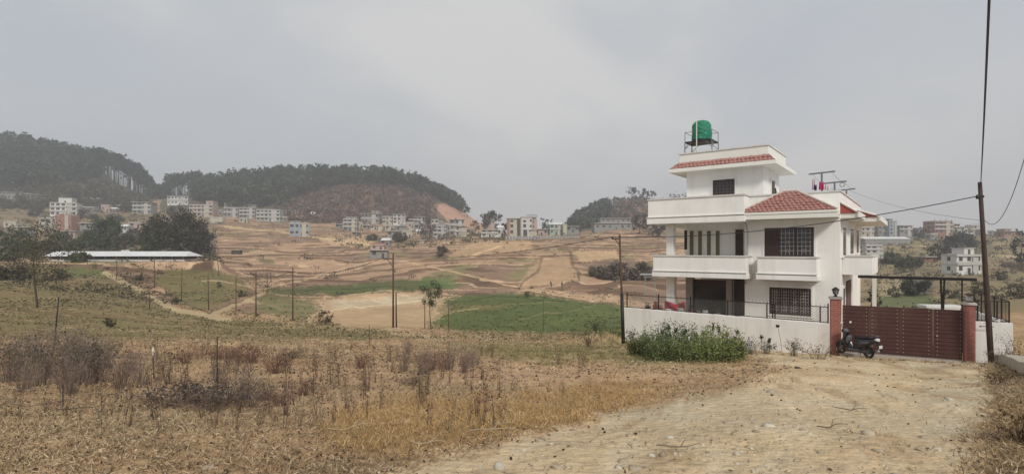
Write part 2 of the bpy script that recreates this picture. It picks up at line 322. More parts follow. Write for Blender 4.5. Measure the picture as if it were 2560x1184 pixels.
    rut = fbm((X*.35+Y*.9)/1.4, (X*.9-Y*.35)/.35, 77); mixc(rd*sst(.12, .4, rut), A(140, 116, 88), .55); mixc(rd*sst(-.2, -.5, rut), A(196, 182, 156), .35)
    mixc(nr*(1-rd)*sst(.1, .45, fbm(X/3.5, Y/1.3, 78)), A(104, 84, 64), .45); mixc(nr*(1-rd)*sst(-.15, -.45, fbm(X/2.5, Y/.9, 79)), A(176, 152, 120), .45)
    mixc((nr & (qx > 2470) & (qy > 900)).astype(float), A(120, 102, 74), .7)
    return col
# sheet: fan-shaped grid, fine where the photograph looks, coarse beyond
rows = np.concatenate([np.linspace(-3.6, 3.2, 14, endpoint=False), np.exp(np.linspace(math.log(3.2), math.log(20), 170, endpoint=False)), np.linspace(20, 60, 110, endpoint=False), np.linspace(60, 150, 170, endpoint=False), np.linspace(150, 430, 260, endpoint=False), np.linspace(430, 670, 90, endpoint=False), np.linspace(670, 1500, 20)])
cols_ = np.concatenate([np.linspace(-1100, -60, 50, endpoint=False), np.arange(-60, 2624, 3.0), np.linspace(2624, 3700, 50)])
RR, CC = np.meshgrid(rows, cols_, indexing='ij'); GX = (CC-1280)/F*(RR+4.0*np.exp(-np.maximum(RR, -3.6)/6)); GY = RR
GZ, FR, TI, TW = terr(GX, GY)
nr_, nc_ = GX.shape; idx = np.arange(nr_*nc_).reshape(nr_, nc_)
quads = np.stack([idx[:-1, :-1], idx[:-1, 1:], idx[1:, 1:], idx[1:, :-1]], -1).reshape(-1, 4)
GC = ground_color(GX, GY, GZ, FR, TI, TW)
def gtex(n, l, vec, src):
    # clods, pebbles and litter: cells that vary the earth's own colour
    for sc, amt in ((9, .14), (34, .12), (1.1, .10)):
        z = n.new('ShaderNodeTexNoise'); z.inputs['Scale'].default_value = sc; z.inputs['Detail'].default_value = 4; z.inputs['Roughness'].default_value = .7; l.new(vec, z.inputs['Vector'])
        mr = n.new('ShaderNodeMapRange'); mr.inputs[1].default_value = .3; mr.inputs[2].default_value = .7; mr.inputs[3].default_value = 1-amt; mr.inputs[4].default_value = 1+amt; l.new(z.outputs[0], mr.inputs[0])
        vm = n.new('ShaderNodeVectorMath'); vm.operation = 'SCALE'; l.new(src, vm.inputs[0]); l.new(mr.outputs[0], vm.inputs['Scale']); src = vm.outputs[0]
    return src
ground_m = mat('ground', attr=True, rough=.95, var=.12, scale=.25, bump=.6, bscale=8, spec=.1, tex=gtex)
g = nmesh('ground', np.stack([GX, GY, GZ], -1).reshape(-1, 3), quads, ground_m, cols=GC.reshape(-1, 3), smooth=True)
tag(g, kind='structure')
# ------------------------------------------------------------------ haze
hz = MB().box(-2900, 2900, -60, 1540, -22, 175)
hm = bpy.data.materials.new('haze'); hm.use_nodes = True; hn = hm.node_tree.nodes; hn.clear()
ho = hn.new('ShaderNodeOutputMaterial'); hv = hn.new('ShaderNodeVolumePrincipled'); hm.node_tree.links.new(hv.outputs[0], ho.inputs['Volume'])
hv.inputs['Color'].default_value = (.80, .84, .90, 1); hv.inputs['Density'].default_value = .00058; hv.inputs['Anisotropy'].default_value = 0.2
tag(hz.build('haze', hm), kind='stuff')
#@@PART2
# ------------------------------------------------------------------ materials
white_wall = mat('white_plaster', (.79, .78, .75), .75, .06, .8, .15, 60, dirt=(.38, 1.5, (.44, .41, .37)))
cream_wall = mat('cream_plaster', (.74, .73, .68), .75, .05, .8, .15, 60, dirt=(.2, 1.3, (.45, .42, .38)))
bwall_m = mat('boundary_plaster', (.72, .70, .67), .8, .06, .9, .3, 40, dirt=(.75, 1.3, (.44, .37, .30)))
dark_wood = mat('dark_brown_wood', (.045, .024, .022), .45, .25, 9)
dark_glass = mat('dark_glass', (.02, .018, .018), .12, .1, 2, spec=.6)
grille_m = mat('pale_grille', (.42, .36, .33), .6, .1, 5)
olive_glass = mat('olive_glass', (.14, .13, .065), .3, .2, 2)
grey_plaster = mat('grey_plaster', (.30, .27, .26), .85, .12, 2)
tile_m = mat('terracotta_tile', (.34, .17, .145), .8, .32, 7, .2, 30)
red_plaster = mat('red_painted_plaster', (.34, .075, .06), .7, .12, 5)
black_metal = mat('black_iron', (.018, .016, .016), .5, .2, 20)
grey_metal = mat('grey_steel', (.16, .16, .17), .5, .2, 8)
wire_m = mat('cable', (.03, .03, .03), .6, 0)
room_dark = mat('shadowed_interior', (.05, .045, .045), .9, .1, 2)
# ------------------------------------------------------------------ the house
H = empty('house', (HC.x, HC.y, -4.35), -TH); HZ0 = -4.35
tag(H, 'large white two storey house with red tiled eaves and a rooftop room, behind the gate', 'house')
def hp(px, py, b):
    """pixel -> (x, z) on the house plane y=b (house coordinates, z above the house ground)"""
    dx, dz = (px-1280)/F, (HZ-py)/F; d = Vector((dx, 1)); t = (HC.dot(YA)+b)/d.dot(YA); p = d*t
    return (p-HC).dot(XA), dz*t-HZ0
def hs(px, py, x):
    dx, dz = (px-1280)/F, (HZ-py)/F; d = Vector((dx, 1)); t = (HC.dot(XA)+x)/d.dot(XA); p = d*t
    return (p-HC).dot(YA), dz*t-HZ0
Z1, Z1T, Z2, Z2T = 2.90, 4.03, 5.68, 7.02      # balcony underside, balcony top, roof slab underside, parapet top
XL, XM = -8.0, -4.07
b = MB()
b.box(XM, 0, 0, 10.8, -.4, Z2+.25)                                       # right block
b.box(XL+.4, XM-.002, 1.5, 10.8, Z1+.25, Z2+.25)                         # left block, upper storey
b.box(XL+.4, XM-.002, 4.2, 10.8, -.4, Z1)                                # left block, ground storey (set back)
b.box(XL-.4, XM-.002, -.9, 10.6, Z1+.02, Z1+.248)                        # floor slab
b.build('wall', white_wall, H)
b = MB()
for bb in (0, 1.5): pass
b.box(XL, XL+.42, -.3, .12, -.4, Z1); b.box(XL, XL+.38, -.3, .08, Z1+.25, Z2); b.build('pillar', white_wall, H)
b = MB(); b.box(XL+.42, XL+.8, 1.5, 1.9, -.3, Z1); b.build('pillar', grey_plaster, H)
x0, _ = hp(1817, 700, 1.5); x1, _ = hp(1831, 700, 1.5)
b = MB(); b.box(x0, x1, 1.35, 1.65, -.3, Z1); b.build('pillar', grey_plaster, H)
# porch: dark glazed doors deep in the shade
xa, _ = hp(1722, 700, 1.7)
b = MB(); b.box(xa, x0-.03, 1.72, 1.80, -.2, Z1-.25); b.box(x1+.03, XM-.01, 1.72, 1.8, -.2, Z1-.02)
dr = b.build('porch_door', dark_wood, H)
b = MB()
for i in range(5): xx = xa+.25+i*(x0-xa-.4)/4.6; b.box(xx, xx+.38, 1.69, 1.717, .2, 2.3)
b.build('pane', dark_glass, dr)
# roof slab and its parapet on the left wing (front at b=-1.1)
def parapet(xa, xb, ya, yb, z0, z1, name, th=.13, cap=True, band=True, m=white_wall, open_left=False):
    """hollow parapet ring with a lower band and a coping"""
    o = MB()
    o.box(xa, xb, ya, ya+th, z0, z1-.07); o.box(xa, xa+th, ya+th, yb, z0, z1-.07); o.box(xb-th, xb, ya+th, yb, z0, z1-.07); o.box(xa+th, xb-th, yb-th, yb, z0, z1-.07)
    if band:
        zb = z0+(z1-z0)*.26; o.box(xa-.05, xb+.05, ya-.05, ya-.002, z0+.0, zb-.07); o.box(xa-.055, xb+.055, ya-.055, ya-.002, zb-.015, zb+.035)
        o.box(xb+.002, xb+.049, ya-.002, yb, z0, zb-.07); o.box(xa-.049, xa-.002, ya-.002, yb, z0, zb-.07)
        g_ = MB().box(xa-.004, xb+.004, ya-.008, ya-.002, zb-.068, zb-.017)
    r = o.build(name, m, H, bevel=.008)
    if band: g_.build('groove', mat('groove_shade', (.36, .34, .31), .9, .15, 4), r)  # darker strip laid in the groove, standing in for its shadow
    if cap:
        c = MB(); e_ = .045
        c.box(xa-e_, xb+e_, ya-e_, ya+th+.02, z1-.068, z1); c.box(xa-e_, xa+th+.02, ya+th+.022, yb+e_, z1-.068, z1); c.box(xb-th-.02, xb+e_, ya+th+.022, yb+e_, z1-.068, z1)
        c.build('coping', mat('coping_plaster', (.60, .585, .56), .8, .1, 2, dirt=(.5, 2, (.3, .28, .25))), r)
    return r
XPL, _ = hp(1620, 500, -1.1); XPR, _ = hp(1860, 500, -1.1)
b = MB().box(XPL+.05, XPR-.05, -1.05, 10.7, Z2+.02, Z2+.24); b.box(XPR-.04, .02, .03, 10.75, Z2+.02, Z2+.245); b.build('roof_slab', white_wall, H)
parapet(XPL, XPR, -1.1, 10.9, Z2, Z2T, 'parapet')
parapet(XPR+.005, 0.01, -.02, 10.85, Z2+.251, Z2T, 'parapet', band=False)
# first-floor balcony, left wing
XBL, _ = hp(1633, 660, -1.1); XBR, _ = hp(1865, 660, -1.1)
parapet(XBL, XBR, -1.1, 1.45, Z1, Z1T, 'balcony')
# balcony in front of the big window
xa, _ = hp(1893, 660, -.9); xb, _ = hp(2041, 660, -.9)
b = MB().box(xa+.05, xb-.05, -.85, -.002, Z1, Z1+.18); b.build('balcony_floor', white_wall, H)
parapet(xa, xb, -.9, -.0, Z1, Z1T-.03, 'balcony')
# side balcony
b = MB().box(.002, 1.1, 1.0, 5.0, Z1+.25, Z1+.4); b.build('balcony_floor', white_wall, H)
parapet(0.005, 1.17, .95, 5.1, Z1+.25, Z1T+.03, 'balcony', band=False)
# windows of the front
def window(px0, px1, py0, py1, bb, cols=3, rows=4, door=0, surround=.09, name='window'):
    (xa, z1_), (xb, z0_) = hp(px0, py0, bb), hp(px1, py1, bb); fr = .07
    s = MB(); s.box(xa-surround, xb+surround, bb-.045, bb-.002, z1_, z1_+surround); s.box(xa-surround, xb+surround, bb-.045, bb-.002, z0_-surround, z0_)
    s.box(xa-surround, xa, bb-.044, bb-.002, z0_, z1_); s.box(xb, xb+surround, bb-.044, bb-.002, z0_, z1_)
    f = MB(); f.box(xa, xb, bb-.06, bb-.006, z1_-fr, z1_-.001); f.box(xa, xb, bb-.06, bb-.006, z0_+.001, z0_+fr); f.box(xa+.001, xa+fr, bb-.06, bb-.006, z0_+fr, z1_-fr); f.box(xb-fr, xb-.001, bb-.06, bb-.006, z0_+fr, z1_-fr)
    xs = xa+fr
    if door: xs = xa+door; f.box(xa+fr, xs, bb-.05, bb-.008, z0_+fr, z1_-fr)
    for i in range(1, cols): xx = xs+(xb-fr-xs)*i/cols; f.box(xx-.03, xx+.03, bb-.056, bb-.008, z0_+fr, z1_-fr)
    w = f.build(name, dark_wood, H)
    p = MB().box(xs, xb-fr, bb-.016, bb-.009, z0_+fr, z1_-fr).build('pane', dark_glass, w)
    s.build('surround', white_wall, w)
    gl = MB(); nv = cols*4
    for i in range(nv):
        xx = xs+(xb-fr-xs)*(i+.5)/nv; gl.box(xx-.008, xx+.008, bb-.034, bb-.022, z0_+fr, z1_-fr)
    for j in range(1, rows*2):
        zz = z0_+fr+(z1_-z0_-2*fr)*j/(rows*2); gl.box(xs, xb-fr, bb-.0215, bb-.0175, zz-.009, zz+.009)
    # small curl ornaments of the grille
    for i in range(cols):
        for j in range(rows):
            cx = xs+(xb-fr-xs)*(i+.5)/cols; cz = z0_+fr+(z1_-z0_-2*fr)*(j+.5)/rows; r_ = .07
            gl.tube([(cx+r_*math.cos(a), bb-.038, cz+r_*math.sin(a)) for a in np.linspace(0, 2*math.pi, 9)], .007, 4, caps=False)
    gl.build('grille', grille_m, w)
    return w
window(1912, 2035, 570, 641, 0, cols=2, rows=3, door=.66)
window(1924, 2028, 717, 790, 0, cols=4, rows=4)
# upper veranda wall: four olive glass strips and a door
for px in (1725, 1746, 1768, 1790):
    (xa, z1_), (xb, z0_) = hp(px, 577, 1.5), hp(px+10, 637, 1.5)
    w = MB().box(xa, xb, 1.46, 1.498, z0_-.4, z1_).build('window', olive_glass, H)
    MB().box(xa-.05, xa-.002, 1.44, 1.497, z0_-.4, z1_+.05).box(xb+.002, xb+.05, 1.44, 1.497, z0_-.4, z1_+.05).build('frame', white_wall, w)
(xa, z1_), (xb, _) = hp(1839, 574, 1.5), hp(1858, 574, 1.5)
d = MB().box(xa, min(xb, XM-.02), 1.45, 1.498, Z1+.25, z1_).build('balcony_door', dark_wood, H)
MB().box(xa+.1, xa+.13, 1.42, 1.448, Z1+1.1, Z1+1.25).build('handle', grey_metal, d)
x, z = hp(1702, 600, -.2); MB().box(x-.06, x+.06, .5, .62, z-.5, z+.55).build('wall_lamp', black_metal, H)
# downpipe
x, z = hp(1863, 520, -1.14)
MB().tube([(XM+.02, -.06, Z2T-.2), (XM+.02, -.06, Z2+.1), (XM+.14, -.07, Z2-.4), (XM+.16, -.07, Z1T-.2), (XM+.1, -.07, Z1), (XM+.05, -.07, Z1-.3)], .028, 8).build('downpipe', mat('grey_pipe', (.42, .42, .42), .5, .1), H)
# side windows
for (pa, pb, pt, pq) in ((2103.5, 2112, 568, 637), (2122, 2131, 571, 633), (2138, 2144.2, 575, 631)):
    (ya, z1_) = hs(pa, pt, 0); (yb, z0_) = hs(pb, pq, 0)
    f = MB().box(.002, .05, ya, yb, z0_, z1_).build('window', dark_wood, H)
    MB().box(.051, .054, ya+.08, yb-.08, z0_+.08, z1_-.08).build('pane', dark_glass, f)
    s = MB(); k = .12; s.box(.002, .07, ya-k, ya-.002, z0_-k, z1_+k); s.box(.002, .07, yb+.002, yb+k, z0_-k, z1_+k); s.box(.002, .069, ya, yb, z1_+.002, z1_+k); s.box(.002, .09, ya, yb, z0_-k, z0_-.002)
    s.build('surround', white_wall, f)
(ya, z1_) = hs(2104, 716, 0); (yb, _) = hs(2109, 716, 0)
f = MB().box(.002, .05, ya, yb, .9, z1_-.1).build('window', dark_wood, H)
MB().box(.002, .07, ya-.12, ya-.002, .8, z1_).box(.002, .07, yb+.002, yb+.12, .8, z1_).box(.002, .069, ya, yb, z1_-.098, z1_+.02).build('surround', white_wall, f)
MB().box(.003, .05, 2.6, 4.6, 0, 2.75).build('side_door', mat('brown_curtain', (.13, .085, .08), .9, .3, 5), H)
MB().box(.95, 1.12, 4.75, 4.95, 0, Z1+.25).build('pillar', white_wall, H)
# front hipped eave with tiles
def tiles(name, xe0, xe1, ze, ye, xr0, xr1, zr, yr, rows, tw=.2):
    b = MB(); r0 = 0
    for r in range(rows):
        t0, t1 = r/rows, (r+1.15)/rows; t1 = min(t1, 1.0)
        A0, A1 = xe0+(xr0-xe0)*t0, xe1+(xr1-xe1)*t0; B0, B1 = xe0+(xr0-xe0)*t1, xe1+(xr1-xe1)*t1
        n = max(1, round((A1-A0)/tw)); off = (r % 2)*.5
        nn = 6
        for i in range(n+1):
            a = A0+(i-off)*(A1-A0)/n; c = a+(A1-A0)/n
            a = max(a, A0); c = min(c, A1)
            if c-a < .03: continue
            jl = random.uniform(-.012, .012)
            vs = []
            for (t, up) in ((t0, .045+jl), (t1, .005+jl)):
                y = ye+(yr-ye)*t; z = ze+(zr-ze)*t
                for k in range(nn+1):
                    x = a+(c-a)*k/nn; xx = max(B0, min(B1, x)) if t == t1 else x
                    hump = .035*math.sin(math.pi*k/nn); vs.append((xx, y-(up+hump)*.5, z+up+hump))
            o = len(vs)
            vs += [(vs[k][0], vs[k][1]+.02, vs[k][2]-.05) for k in range(nn+1)]
            fs = [(k, k+1, nn+2+k, nn+1+k) for k in range(nn)]+[(o+k, o+k+1, k+1, k) for k in range(nn)]
            b.add(vs, fs)
    return b.build(name, tile_m, H)
xe0 = -4.12; ye = -1.0; (_, ze1) = hp(2095, 524, -1.0); (_, ze0) = hp(2095, 541, -1.0); (xr0, zr) = hp(1958, 481, 0); (xr1, _) = hp(1992, 481, 0)
e_ = MB().box(xe0, -.0, ye, -.022, ze0, ze0+.1); e_.box(xe0-.05, .05, ye-.06, ye-.002, ze0-.02, ze0+.17); e_.box(xe0-.02, .02, ye-.02, -.024, ze0+.102, ze1); e_.box(xe0-.07, .07, ye-.085, -.06+ye, ze1-.1, ze1+.01)
roof = e_.build('eave', cream_wall, H, bevel=.01)
# solid core under the tiles
core = MB(); zc = ze1; core.add([(xe0, ye, zc), (0, ye, zc), (0, -.022, zc), (xe0, -.022, zc), (xr0, -.022, zr-.03), (xr1, -.022, zr-.03)], [(0, 1, 5, 4), (1, 2, 5), (0, 4, 3), (3, 4, 5, 2), (0, 3, 2, 1)])
core.build('roof_core', cream_wall, H)
tiles('tiled_roof', xe0+.04, -.04, ze1, ye, xr0, xr1, zr, -.03, 8)
b = MB()
b.tube([(xe0, ye-.02, ze1+.06), (xr0, -.04, zr+.05)], .055, 6); b.tube([(0, ye-.02, ze1+.06), (xr1, -.04, zr+.05)], .055, 6); b.tube([(xr0, -.04, zr+.05), (xr1, -.04, zr+.05)], .06, 6)
b.build('roof_ridge', mat('ridge_plaster', (.56, .46, .42), .8, .15, 6), H)
# skirt roofs along the side
for (y0, y1, pr, zt, zb) in ((0.03, 3.4, .62, 6.45, 5.97), (3.45, 10.6, 1.25, 6.4, 5.93)):
    MB().prism([(.012, zt), (.012, zb), (pr, zb), (pr, zb+.02)], y0, y1).build('side_roof', red_plaster, H)
    q = MB().box(.014, pr+.06, y0+.05, y1, zb-.22, zb-.004); q.tube([(.03, y0-.03, zt+.03), (pr+.03, y0-.03, zb+.06)], .045, 6); q.box(pr+.062, pr+.13, y0-.04, y1, zb-.2, zb+.05)
    q.build('eave', cream_wall, H)
# rooftop room
TX0, TX1, TY0, TY1 = -7.7, -3.63, 2.0, 5.9; TZ0, TZ1 = Z2+.25, 8.74
b = MB().box(TX0, TX1, TY0, TY1, TZ0, TZ1); b.build('rooftop_room', white_wall, H)
o = .72
(xa, z1_), (xb, z0_) = hp(1783, 451, 2.0), hp(1837, 487, 2.0)
w = MB().box(xa, xb, 1.93, 1.998, z0_, z1_).build('window', dark_wood, H)
MB().box(xa+.08, xb-.08, 1.925, 1.929, z0_+.08, z1_-.08).build('pane', dark_glass, w)
gg = MB()
for i in range(1, 6): xx = xa+(xb-xa)*i/6; gg.box(xx-.008, xx+.008, 1.905, 1.918, z0_, z1_)
for j in range(1, 5): zz = z0_+(z1_-z0_)*j/5; gg.box(xa, xb, 1.90, 1.904, zz-.008, zz+.008)
gg.build('grille', mat('brown_grille', (.12, .08, .07), .5), w)
k = .09; MB().box(xa-k, xa-.001, 1.95, 1.998, z0_-k, z1_+k).box(xb+.001, xb+k, 1.95, 1.998, z0_-k, z1_+k).box(xa, xb, 1.951, 1.998, z1_+.001, z1_+k).build('surround', white_wall, w)
(ya, z1_) = hs(1926, 451, TX1); (yb, _) = hs(1934.5, 451, TX1)
w = MB().box(TX1+.002, TX1+.05, ya, yb, TZ0+.1, z1_).build('rooftop_door', dark_wood, H)
MB().box(TX1+.002, TX1+.07, ya-.1, ya-.002, TZ0, z1_+.1).box(TX1+.002, TX1+.07, yb+.002, yb+.1, TZ0, z1_+.1).build('surround', white_wall, w)
b = MB().box(TX0-o, TX1+o, TY0-o, TY1+o, TZ1-.04, TZ1+.06).box(TX0-o-.05, TX1+o+.05, TY0-o-.05, TY0-o-.002, TZ1-.06, TZ1+.14).box(TX1+o+.002, TX1+o+.05, TY0-o-.002, TY1+o+.05, TZ1-.06, TZ1+.14).box(TX0-o-.05, TX0-o-.002, TY0-o-.002, TY1+o+.05, TZ1-.06, TZ1+.14)
b.build('eave', cream_wall, H, bevel=.01)
ZP = 9.79
parapet(TX0-.3, TX1+.3, TY0-.3, TY1+.3, TZ1+.062, ZP, 'parapet', band=False, m=cream_wall)
tiles('tiled_roof', TX0-o, TX1+o, TZ1+.13, TY0-o, TX0-.34, TX1+.34, TZ1+.5, TY0-.31, 2, .21)
MB().box(TX0+1.9, TX1+.25, TY0+1.2, TY1-.1, ZP-.25, ZP+.1).build('roof_slab', cream_wall, H)
MB().box(TX0-.25, TX1+.25, TY0-.25, TY1+.25, TZ1+.2, TZ1+.28).build('roof_slab', grey_plaster, H)
# ---- things on the roof
def hw(x, y, z): p = HC+XA*x+YA*y; return Vector((p.x, p.y, z+HZ0))
def root_h(name, x, y, z, rz=0): return empty(name, hw(x, y, z), -TH+rz)
cxt, zt = hp(1754, 355, 3.6); zroof = TZ1+.28
st = tag(root_h('tank_stand', cxt, 3.6, zroof), 'rusty grey angle iron stand carrying the green tank on the rooftop room', 'stand')
hgt = zt-zroof; a = .78
b = MB()
for sx in (-1, 1):
    for sy in (-1, 1):
        l_ = MB().tube([(sx*a*1.04, sy*a*.8, 0), (sx*a, sy*a*.78, hgt)], .032, 6); l_.tube([(sx*a, sy*a*.78, hgt), (sx*a, sy*a*.78, hgt+.55)], .022, 6); l_.build('leg', grey_metal, st)
for sy in (-1, 1):
    b.tube([(-a, sy*a*.78, hgt+.55), (a, sy*a*.78, hgt+.55)], .015, 6); b.tube([(-a, sy*a*.78, hgt-.45), (-a+.45, sy*a*.78, hgt)], .018, 6); b.tube([(a, sy*a*.78, hgt-.45), (a-.45, sy*a*.78, hgt)], .018, 6)
for sx in (-1, 1): b.tube([(sx*a, -a*.78, hgt+.55), (sx*a, a*.78, hgt+.55)], .015, 6); b.tube([(sx*a, -a*.78, hgt-.45), (sx*a, -.1, hgt)], .018, 6)
b.build('brace', grey_metal, st)
MB().box(-a, a, -a*.8, a*.8, hgt-.08, hgt+.0).build('platform', black_metal, st)
tk = tag(root_h('water_tank', cxt, 3.6, zt+.01), 'green fabric wrapped water tank on the iron stand atop the house', 'water tank')
R = .54; prof = [(R*.98, 0), (R, .1), (R*1.01, .45), (R, .9), (R*.97, 1.0), (R*.78, 1.15), (R*.4, 1.24), (R*.12, 1.27)]
b = MB(); n_ = 36; vs = []
for i, (r, z) in enumerate(prof):
    for j in range(n_):
        th = 2*math.pi*j/n_; rr = r*(1+.02*math.sin(th*7+z*9)+.015*math.sin(th*3-z*14)); vs.append((rr*math.cos(th), rr*math.sin(th), z))
b.add(vs, [(i*n_+j, i*n_+(j+1) % n_, (i+1)*n_+(j+1) % n_, (i+1)*n_+j) for i in range(len(prof)-1) for j in range(n_)]+[tuple((len(prof)-1)*n_+j for j in range(n_))])
b.build('wrap', mat('green_tarpaulin', (.014, .20, .115), .45, .35, 5, .8, 7), tk, smooth=True)
MB().lathe((0, 0, 0), [(R*1.03, -.0), (R*1.03, .1)], 30).build('base_ring', black_metal, tk)
xx, zz = hp(1742, 305, 2.9)
MB().tube([(xx-cxt, -.74, -1.35), (xx-cxt, -.74, 1.12), (xx-cxt+.1, -.5, 1.16)], .035, 8).build('pipe', mat('pale_pipe', (.55, .55, .5), .5, .1), tk)
TP = []
for i, (px, pyt, bb, L, hh) in enumerate(((2054.5, 432, 2.6, 1.16, 1.9), (2086.5, 456, 5.6, 1.12, 1.6), (2116, 474, 9.3, .9, 1.3))):
    x, z = hp(px, pyt, bb); t = root_h('clothes_post', x, bb, Z2+.25)
    tag(t, ['tallest T shaped clothes post on the roof terrace, above the pink laundry', 'T shaped clothes post with a ring hanging from its bar', 'farthest and lowest T shaped clothes post at the terrace edge'][i], 'clothes post', 'clothes line posts on the roof terrace')
    h_ = z-Z2-.25; MB().tube([(0, 0, 0), (0, 0, h_)], .045, 8).build('post', grey_metal, t); MB().tube([(-L/2, 0, h_-.02), (L/2, 0, h_+.03)], .04, 8).build('crossbar', grey_metal, t); TP.append(hw(x, bb, z))
    if i == 1: MB().tube([(.36+.11*math.cos(q), -.03, h_-.15+.11*math.sin(q)) for q in np.linspace(0, 2*math.pi, 17)], .016, 6, caps=False).build('ring', grey_metal, t)
b = MB()
for k in (-.45, .45):
    for p0, p1 in ((TP[0], TP[1]), (TP[1], TP[2])):
        b.tube([p0.lerp(p1, q)+Vector((XA.x*k, XA.y*k, -.12*math.sin(math.pi*q))) for q in np.linspace(0, 1, 7)], .006, 4)
tag(b.build('clothes_line', wire_m), 'thin clothes line strung between the T posts on the roof', 'clothes line')
def cloth(name, px0, px1, py0, py1, bb, col, label, w=.05):
    (xa, z1_), (xb, z0_) = hp(px0, py0, bb), hp(px1, py1, bb); r = root_h(name, (xa+xb)/2, bb, z0_); W_, H_ = xb-xa, z1_-z0_
    vs = []; fs = []; n1, n2 = 10, 8
    for s_ in (0, .012):
        for j in range(n2+1):
            for i in range(n1+1):
                u, v = i/n1, j/n2; vs.append(((u-.5)*W_*(1-.12*v), w*math.sin(u*13)*(1-v*.6)+s_, v*H_+.03*math.sin(u*7)))
    k = (n1+1)*(n2+1)
    for j in range(n2):
        for i in range(n1): q = j*(n1+1)+i; fs.append((q, q+1, q+n1+2, q+n1+1)); fs.append((q+k, q+n1+1+k, q+n1+2+k, q+1+k))
    for i in range(n1): fs.append((i, i+k, i+1+k, i+1)); q = n2*(n1+1)+i; fs.append((q, q+1, q+1+k, q+k))
    MB().add(vs, fs).build('fabric', mat(name+label[:6], col, .9, .3, 9), r, smooth=True); tag(r, label, 'laundry', 'washing hung on the roof terrace'); return r
cloth('hanging_cloth', 2030, 2039, 447, 474, 2.5, (.6, .5, .55), 'pale lilac cloth at the left end of the rooftop washing')
cloth('hanging_cloth', 2047, 2060, 456, 474, 2.45, (.5, .03, .13), 'bright pink garment hanging below the tallest T post')
cloth('hanging_cloth', 2061, 2074, 462, 474, 2.6, (.65, .6, .58), 'small white cloth right of the pink garment on the roof')
cloth('hanging_cloth', 2034, 2042, 462, 475, 2.3, (.06, .04, .1), 'dark cloth over the lilac one on the roof')
pt = tag(root_h('potted_plant', *[hp(1941, 480, 1.2)[0], 1.2, Z2+.25]), 'small dark plant in a pot beside the rooftop door', 'potted plant')
MB().lathe((0, 0, 0), [(.12, 0), (.17, .3), (.19, .3)], 12).build('pot', tile_m, pt)
MB().tube([(0, 0, .3), (.02, 0, .9), (-.05, 0, 1.5)], [.05, .09, .03], 6).build('foliage', mat('dark_leaf', (.03, .045, .02), .8, .3), pt)
# ------------------------------------------------------------------ carport frame, canopy
cr_ = tag(empty('carport', (HC.x, HC.y, HZ0), -TH), 'slim dark steel carport frame between the house side and the right gate pillar', 'carport')
b = MB(); y = .9; X1 = 4.75
b.box(.62, X1, y, y+.1, 3.02, 3.14); b.box(.62, X1, y+.5, y+.58, 3.02, 3.1)
for i in range(8): xx = .75+i*(X1-.85)/7; b.box(xx-.03, xx+.03, y+.102, y+.498, 3.03, 3.09)
b.build('roof_frame', black_metal, cr_)
for px, pxb in ((2352, 2356), (2361, 2357), (2405, 2405)):
    x, _ = hp(px, 695, y+.05); x2, _ = hp(pxb, 770, y+.05)
    MB().tube([(x, y+.05, 3.02), (x2, y+.05, 1.4), (x2, y+.05, -.2)], .04 if px < 2400 else .03, 6).build('post', black_metal, cr_)
cn = tag(empty('canopy', P(1620, 722, 40), -.3), 'small white tin canopy standing left of the house', 'canopy')
cn.location.z = P(1620, 722, 40).z-1.0
MB().box(-.55, .75, -.6, .6, 2.05, 2.15).box(-.3, .9, -.5, .5, 1.9, 2.0).build('roof', mat('white_tin', (.7, .7, .68), .5, .08, 3), cn)
for x in (-.2, .5): MB().tube([(x, 0, -.5), (x, 0, 1.95)], .04, 6).build('post', white_wall, cn)
# ------------------------------------------------------------------ boundary wall
WA = P(2075, 808, 20.5).xy; WB = Vector((5.53, 26.1)); WZT = -2.89
def seg_root(name, p, q, z): d = q-p; return empty(name, (p.x, p.y, z), math.atan2(d.y, d.x)), d.length
r, L = seg_root('boundary_wall', WB, WA, WZT)
tag(r, 'long white plastered boundary wall in front of the house', 'wall')
# wavy top edge, plaster slightly uneven
vs = []; n = 60
for i in range(n+1):
    x = L*i/n; t = .012*math.sin(i*1.7)+random.uniform(-.01, .01)
    for yy, zz in ((0, -2.1), (0, t-.02), (.02, t), (.18, t), (.2, t-.02), (.2, -2.1)): vs.append((x, yy, zz))
fs = [(i*6+k, i*6+6+k, i*6+7+k, i*6+1+k) for i in range(n) for k in range(5)]+[tuple(range(6)), tuple(n*6+k for k in range(5, -1, -1))]
MB().add(vs, fs).build('plaster_wall', bwall_m, r)
fr_, L = seg_root('iron_fence', WB, WA, WZT); tag(fr_, 'low black iron fence with chain link on the long white boundary wall', 'fence')
fh = .64; posts = [.12, L*.20, L*.375, L*.39, L*.56, L*.74, L*.775, L*.765, L-.35, L-.08]
for i, x in enumerate(posts): MB().box(x-.022, x+.022, .08, .12, 0, fh+(.12 if i in (0, 1, 2, 9) else .0)).build('post', black_metal, fr_)
b = MB().box(.1, L-.06, .085, .115, fh-.03, fh).box(.1, L-.06, .085, .115, .015, .04)
for i in range(58):
    x = .2+i*(L-.4)/57; b.tube([(x, .1, fh), (x, .1, fh+.11)], [.008, .003], 4)
b.build('rail', black_metal, fr_)
b = MB(); st_ = .115; i = -fh
